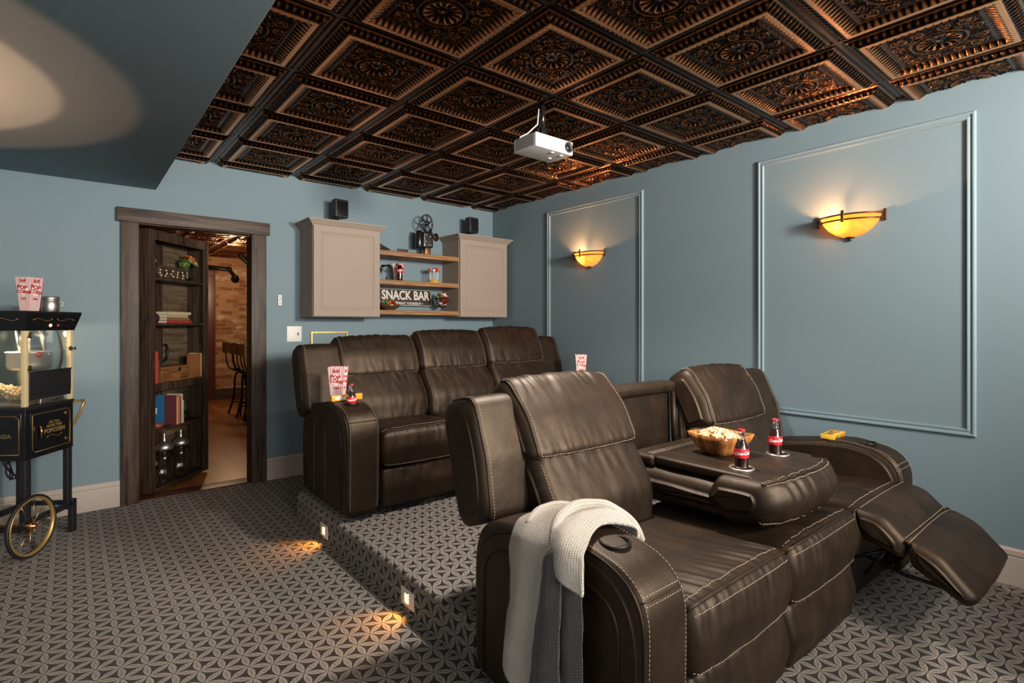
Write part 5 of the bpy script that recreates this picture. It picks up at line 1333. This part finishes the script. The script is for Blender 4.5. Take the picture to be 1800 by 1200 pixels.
# wrapped sweets
def sweets(name, label, pts, r, cat='sweets'):
    rnd = random.Random(9); mats = [REDC, GRN, ORC, plain('candy_white', (0.75, 0.65, 0.62), 0.25), plain('candy_brown', (0.20, 0.07, 0.03), 0.3)]; mb = MB()
    for p in pts:
        M = T(*p) @ Euler((rnd.uniform(0, 6), rnd.uniform(0, 6), rnd.uniform(0, 6))).to_matrix().to_4x4(); k = rnd.randrange(5)
        mb.lathe([(r * 1.3, -r * 2.1), (r * 0.3, -r * 1.2), (r * 0.9, -r * 0.7), (r, 0), (r * 0.9, r * 0.7), (r * 0.3, r * 1.2), (r * 1.3, r * 2.1)], 8, mi=k, M=M, caps=False)
    return tag(mb.build(name, mats), label, cat, None, 'stuff')
t = sthing('candy_dish', 'low dark dish of sweets by the left cabinet on the bottom shelf', 'dish', 2.285, 4.575, 2)
MB().lathe([(0.001, 0), (0.045, 0), (0.050, 0.006), (0.085, 0.026), (0.108, 0.052), (0.104, 0.053), (0.080, 0.031), (0.046, 0.012), (0.001, 0.009)], 36).build('dish_body', plain('brown_glass', (0.09, 0.045, 0.02), 0.2), t)
rnd = random.Random(3); sweets('sweets', 'small coloured sweets heaped in the low dark dish', [(2.285 + rnd.uniform(-.06, .06), 4.575 + rnd.uniform(-.05, .05), SH[2] + 0.040 + rnd.uniform(0, .034)) for _ in range(60)], 0.0085)
t = sthing('glass_candy_bowl', 'footed clear glass bowl of wrapped sweets right of the sign', 'bowl', 2.855, 4.575, 2)
MB().lathe([(0.001, 0), (0.042, 0), (0.042, 0.004), (0.012, 0.012), (0.010, 0.028), (0.030, 0.040), (0.066, 0.066), (0.080, 0.105), (0.084, 0.130), (0.081, 0.130), (0.076, 0.106), (0.062, 0.070), (0.028, 0.045), (0.001, 0.040)], 36).build('bowl_body', GLASS, t)
rnd = random.Random(4); P = []
while len(P) < 85:
    z = rnd.uniform(0.062, 0.165); R = (0.022 + 0.046 * min(1, (z - 0.05) / 0.05)) * (1 if z < 0.13 else max(0.1, 1 - (z - 0.13) / 0.06)); a = rnd.uniform(0, 6.3); q = R * math.sqrt(rnd.random())
    P.append((2.855 + q * math.cos(a), 4.575 + q * math.sin(a), SH[2] + z))
sweets('sweets', 'red and white wrapped sweets piled in the footed glass bowl', P, 0.0095)

# ------------------------------------------------------------------ popcorn cart
CR = math.radians(90 - 34.7)
ct = thing('popcorn_cart', 'black and cream popcorn machine on a two-wheeled cart by the left wall', 'popcorn cart', (-0.195, 4.04, 0), CR)
CW, CDp = 0.365, 0.300          # right face length (x), left face width (y)
def cp(name, lo, hi, mat, r=0.003, n=2): return MB().rbox(lo, hi, r, n).build(name, mat, ct)
cab = cp('cabinet', (0, 0, 0.535), (CW, CDp, 0.815), BLKG); cp('counter', (-0.004, -0.004, 0.815), (CW + 0.004, CDp + 0.004, 0.835), BLACK)
# canopy flares upwards
v = []; 
for e, z in ((0.0, 1.265), (0.004, 1.262), (0.030, 1.362), (0.030, 1.372), (0.024, 1.374)):
    v += [(-e, -e, z), (CW + e, -e, z), (CW + e, CDp + e, z), (-e, CDp + e, z)]
f = [(i * 4 + k, i * 4 + (k + 1) % 4, (i + 1) * 4 + (k + 1) % 4, (i + 1) * 4 + k) for i in range(4) for k in range(4)] + [(3, 2, 1, 0), (16, 17, 18, 19)]
can = MB().add(v, f).build('canopy', BLKG, ct)
def scroll(mb, M, w, flip=1):
    pts = []
    for i in range(33):
        u = i / 32; pts.append((w * (u - 0.5), flip * 0.007 * math.sin(2 * PI * u), 0))
    mb.tube(pts, 0.0012, 5, M=M)
    for s in (-1, 1):
        c = (s * w / 2, flip * -s * -0.002); mb.tube([(c[0] + 0.005 * (1 - k / 14) * math.cos(s * k * 0.6), c[1] + 0.005 * (1 - k / 14) * math.sin(k * 0.6), 0) for k in range(13)], 0.0012, 5, M=M)
RF = lambda x, z, o=0.0: T(x, -0.0015 - o, z) @ FACE_Y                     # on the right face
LF = lambda y, z, o=0.0: T(-0.0015 - o, y, z) @ Rz(-PI / 2) @ Rx(PI / 2)    # on the left face
tilt = Rx(-0.285)
for x, fl in ((0.095, 1), (0.270, -1)):
    mb = MB(); scroll(mb, T(x, -0.0225, 1.325) @ FACE_Y @ Rx(0.28), 0.13, fl); mb.build('gold_scroll', GOLD, can)
for y, fl in ((0.08, 1), (0.22, -1)):
    mb = MB(); scroll(mb, T(-0.0225, y, 1.325) @ Rz(-PI / 2) @ Rx(PI / 2 + 0.28), 0.11, fl); mb.build('gold_scroll', GOLD, can)
for x, m in ((0.165, glow('orange_pilot_light', (1.0, 0.35, 0.12), 3.0)), (0.225, plain('red_pilot_light', (0.5, 0.02, 0.03), 0.25))):
    MB().lathe([(0.009, 0), (0.009, 0.004), (0.006, 0.009), (0.001, 0.010)], 16, M=T(x, -0.008, 1.293) @ Rx(PI / 2 + 0.28)).build('pilot_lamp', m, can)
for x, y in ((0, 0), (CW - 0.024, 0), (CW - 0.024, CDp - 0.024), (0, CDp - 0.024)): cp('corner_post', (x, y, 0.826), (x + 0.024, y + 0.024, 1.268), CREAM, 0.002)
def pane(lo, hi): return MB().box(lo, hi).build('glass_pane', PANE, ct)
pane((0.010, 0.026, 0.836), (0.013, CDp - 0.026, 1.262)); pane((CW - 0.013, 0.026, 0.836), (CW - 0.010, CDp - 0.026, 1.262)); pane((0.026, CDp - 0.013, 0.836), (CW - 0.026, CDp - 0.010, 1.262))
pane((0.026, 0.008, 1.030), (CW - 0.026, 0.011, 1.262))
cp('service_panel', (0.024, -0.004, 0.895), (CW - 0.022, 0.012, 1.022), BLACK); cp('panel_ledge', (0.020, -0.008, 1.022), (CW - 0.018, 0.016, 1.030), BLACK)
pl_ = cp('steel_plate', (0.095, -0.010, 0.838), (0.275, 0.004, 0.868), STEEL); MB().tube([(0.17, -0.010, 0.855), (0.175, -0.024, 0.855), (0.205, -0.024, 0.855), (0.21, -0.010, 0.855)], 0.004, 8).build('latch_handle', BLACK, pl_)
cp('sill', (0.024, -0.002, 0.868), (CW - 0.022, 0.014, 0.895), BLACK)
for z in (1.235, 1.050): MB().rbox((0.010, -0.005, z - 0.016), (0.040, 0.0, z + 0.016), 0.002, 2).build('brass_hinge', BRASS, ct)
lt = MB().lathe([(0.001, 0), (0.012, 0.0), (0.013, 0.006), (0.006, 0.010), (0.005, 0.024), (0.010, 0.030), (0.001, 0.034)], 16, M=T(CW - 0.030, -0.002, 1.150) @ Rx(PI / 2)).build('door_knob', BLACK, ct)
# kettle
kt = MB().lathe([(0.001, 1.030), (0.085, 1.030), (0.100, 1.040), (0.104, 1.060), (0.104, 1.125), (0.110, 1.130), (0.110, 1.138), (0.100, 1.138), (0.001, 1.142)], 40, M=T(0.195, 0.125, 0)).build('kettle', plain('pale_aluminium', (0.62, 0.58, 0.54), 0.38, 0.7), ct)
MB().tube([(0.195, 0.030, 1.128), (0.195, 0.012, 1.120)], 0.005, 8).build('kettle_arm', STEEL, kt)
MB().lathe([(0.001, -0.015), (0.011, -0.011), (0.016, 0), (0.011, 0.011), (0.001, 0.015)], 18, M=T(0.135, 0.028, 1.122)).build('red_knob', plain('red_bakelite', (0.55, 0.04, 0.03), 0.3), kt)
for x in (0.110, 0.285): MB().tube([(x, 0.12, 1.264), (x + 0.006, 0.12, 1.20), (x + 0.015, 0.12, 1.13)], [0.016, 0.013, 0.007], 10).build('kettle_hanger', STEEL, ct)
MB().tube([(0.195, 0.125, 1.264), (0.195, 0.125, 1.14)], 0.007, 8).build('stirrer_rod', STEEL, ct)
MB().tube([(0.300, 0.05, 1.264), (0.315, 0.045, 1.21), (0.330, 0.04, 1.15), (0.328, 0.04, 1.08), (0.315, 0.045, 1.03), (0.28, 0.06, 1.005)], 0.006, 8).build('heater_cable', BLACK, ct)
cp('popcorn_tray', (0.030, 0.030, 0.836), (CW - 0.03, CDp - 0.03, 0.842), STEEL)
pts = []; rnd = random.Random(8)
M_ = T(-0.195, 4.04, 0) @ Rz(CR)
while len(pts) < 520:
    x = rnd.uniform(0.03, 0.30); y = rnd.uniform(0.035, CDp - 0.035); top = 0.852 + 0.105 * math.exp(-((x - 0.07) ** 2) / 0.018) * (0.55 + 0.45 * y / CDp) + 0.02 * (1 - x / .3)
    z = top - rnd.uniform(0, 0.035)
    if z > 0.85: pts.append(M_ @ V((x, y, z)))
popcorn('popcorn', 'fresh popcorn heaped inside the glass case of the popcorn cart', pts, 0.0085)
light('popcorn_machine_lamp', 'POINT', M_ @ V((0.10, 0.20, 1.235)), 2.6, (1.0, 0.80, 0.55), 0.02)
# painted door on the right face
dr = cp('cabinet_door', (0.030, -0.006, 0.560), (CW - 0.028, 0.0, 0.795), BLKG, 0.002)
bd = MB(); c0, c1, z0, z1 = 0.040, CW - 0.038, 0.570, 0.785
def F2(x, z): return (x, -0.0072, z)
bd.tube([F2(c0 + .02, z0), F2(c1 - .006, z0), F2(c1, z0 + .006), F2(c1, z1 - .02), F2(c1 - .012, z1 - .008), F2(c1 - .02, z1), F2(c0 + .006, z1), F2(c0, z1 - .006), F2(c0, z0 + .02), F2(c0 + .008, z0 + .012), F2(c0 + .02, z0)], 0.0013, 5)
bd.build('gold_pinstripe', GOLD, dr)
for z in (0.755, 0.600): MB().rbox((c1 - 0.040, -0.010, z - 0.010), (c1 - 0.016, -0.006, z + 0.010), 0.001, 1).build('brass_hinge', BRASS, dr)
MB().tube([(0.085, -0.006, 0.645), (0.078, -0.026, 0.650), (0.078, -0.028, 0.680), (0.078, -0.026, 0.710), (0.085, -0.006, 0.715)], 0.006, 8).build('door_handle', plain('copper_metal', (0.70, 0.33, 0.16), 0.22, 1.0), dr)
DF = lambda x, z: T(x, -0.0066, z) @ FACE_Y
for txt, size, x, z, bo, sh in (('Old Time', 0.022, 0.200, 0.722, 0.0004, 0.35), ('MOVIE TIME', 0.022, 0.203, 0.700, 0.0007, 0), ('POPCORN', 0.034, 0.206, 0.672, 0.0014, 0)):
    l = MB(); put_text(l, txt, size, DF(x, z), bold=bo, depth=0.0003, shear=sh); l.build('gold_lettering', GOLD, dr)
l = MB(); scroll(l, DF(0.205, 0.640) , 0.11); l.build('gold_scroll', GOLD, dr)
# left face
pnl = MB().rbox((-0.004, 0.020, 0.552), (0.0, CDp - 0.020, 0.798), 0.002, 1).build('front_panel', BLKG, ct)
bd = MB(); G2 = lambda y, z: (-0.0052, y, z); c0, c1 = 0.030, CDp - 0.030
bd.tube([G2(c0, z0), G2(c1, z0), G2(c1, z1 - .02), G2(c1 - .012, z1 - .008), G2(c1 - .02, z1), G2(c0 + .02, z1), G2(c0 + .012, z1 - .008), G2(c0, z1 - .02), G2(c0, z0)], 0.0013, 5); bd.build('gold_pinstripe', GOLD, pnl)
l = MB(); put_text(l, 'NOSTALGIA', 0.032, T(-0.0046, CDp / 2 + 0.012, 0.672) @ Rz(-PI / 2) @ Rx(PI / 2), bold=0.0003, depth=0.0003, space=1.05); l.build('gold_lettering', GOLD, pnl)
# legs, rails, wheels, handle
cp('leg', (0, 0, 0.13), (0.042, 0.034, 0.535), BLACK); cp('leg', (0, CDp - 0.034, 0.13), (0.042, CDp, 0.535), BLACK)
cp('leg', (CW - 0.046, 0, 0.155), (CW - 0.008, 0.030, 0.535), BLACK); cp('leg', (CW - 0.046, CDp - 0.030, 0.155), (CW - 0.008, CDp, 0.535), BLACK)
for y in (0.0, CDp - 0.030):
    cp('foot_leg', (CW - 0.004, y, 0.0), (CW + 0.032, y + 0.030, 0.205), BLACK); cp('lower_rail', (-0.01, y, 0.165), (CW + 0.032, y + 0.030, 0.195), BLACK)
cp('cross_rail', (0.01, 0, 0.130), (0.035, CDp, 0.160), BLACK); cp('cross_rail', (CW - 0.002, 0.03, 0.170), (CW + 0.028, CDp - 0.03, 0.195), BLACK)
WR = 0.172
MB().tube([(0.0, -0.045, WR), (0.0, CDp + 0.045, WR)], 0.008, 10).build('axle', BRONZE, ct)
mb = MB(); mb.tube([(0.0, -0.01, WR), (CW + 0.01, -0.005, 0.175)], 0.008, 8); mb.build('wheel_brace', BLACK, ct)
for y in (-0.034, CDp + 0.034):
    WM = T(0, y, WR) @ Rx(PI / 2)
    w = MB().lathe([(WR - 0.013, -0.009), (WR - 0.004, -0.010), (WR, -0.004), (WR, 0.004), (WR - 0.004, 0.010), (WR - 0.013, 0.009), (WR - 0.013, -0.009)], 64, M=WM, caps=False).build('wheel', BLACK, ct)
    MB().lathe([(WR - 0.024, -0.009), (WR - 0.0135, -0.0095), (WR - 0.0135, 0.0095), (WR - 0.024, 0.009), (WR - 0.024, -0.009)], 64, M=WM, caps=False).build('rim', GOLD, w)
    MB().lathe([(0.006, -0.026), (0.014, -0.024), (0.014, -0.012), (0.022, -0.009), (0.022, 0.009), (0.014, 0.012), (0.014, 0.024), (0.006, 0.026)], 24, M=WM).build('hub', plain('copper_metal', (0.70, 0.33, 0.16), 0.22, 1.0), w)
    for k in range(10):
        a = 2 * PI * k / 10 + 0.2; MB().tube([(0.014 * math.cos(a), 0.014 * math.sin(a), 0.004 * (-1) ** k), ((WR - 0.022) * math.cos(a), (WR - 0.022) * math.sin(a), 0)], 0.0017, 6, M=WM).build('spoke', BRASS, w)
for y in (0.03, CDp - 0.03): MB().tube([(CW, y, 0.812), (CW + 0.135, y, 0.806), (CW + 0.142, y, 0.795), (CW + 0.11, y, 0.745), (CW + 0.06, y, 0.675), (CW, y, 0.652)], 0.008, 8).build('push_handle', GOLD, ct)
MB().tube([(CW + 0.138, 0.03, 0.802), (CW + 0.138, CDp - 0.03, 0.802)], 0.008, 8).build('handle_bar', GOLD, ct)
cd = []
for k in range(60):
    u = k / 59; cd.append((0.10 + 0.022 * math.sin(u * 26), 0.16 + 0.02 * math.cos(u * 19), 0.53 - 0.12 * abs(math.sin(u * 9.4)) ))
MB().tube(cd, 0.0035, 6).build('power_cord', BLACK, ct)
# on the canopy
CT = 1.3745
popcorn_box('striped popcorn box on top of the popcorn cart', M_ @ V((0.110, 0.060, CT)), CR - 0.06, 0.195)
p = M_ @ V((0.255, 0.055, CT)); t = thing('steel_shaker', 'brushed steel shaker tin on the popcorn cart, right of the striped box', 'shaker', p, 0.3)
MB().lathe([(0.001, 0), (0.042, 0), (0.044, 0.003), (0.044, 0.066), (0.041, 0.069), (0.045, 0.073), (0.045, 0.088), (0.040, 0.091), (0.001, 0.092)], 36).build('tin', STEEL, t)
MB().tube([(0.043, 0, 0.062), (0.060, 0, 0.060), (0.062, 0, 0.040), (0.044, 0, 0.030)], 0.003, 6).build('wire_handle', STEEL, t)
p = M_ @ V((0.285, 0.165, CT)); t = thing('popcorn_scoop', 'flat metal scoop lying behind the steel tin on the popcorn cart', 'scoop', p, CR)
v = [(-0.10, -0.035, 0.001), (0.02, -0.045, 0.001), (0.10, -0.03, 0.022), (0.10, 0.03, 0.022), (0.02, 0.045, 0.001), (-0.10, 0.035, 0.001), (-0.10, -0.04, 0.03), (0.02, -0.05, 0.028), (0.02, 0.05, 0.028), (-0.10, 0.04, 0.03)]
o = MB().add(v, [(0, 1, 4, 5), (1, 2, 3, 4), (0, 6, 7, 1), (1, 7, 2), (5, 4, 8, 9), (4, 3, 8), (0, 5, 9, 6)]).build('scoop_pan', STEEL, t); md = o.modifiers.new('thick', 'SOLIDIFY'); md.thickness = 0.0015
MB().tube([(0.095, 0, 0.020), (0.16, 0, 0.030)], 0.007, 8).build('scoop_handle', STEEL, t)
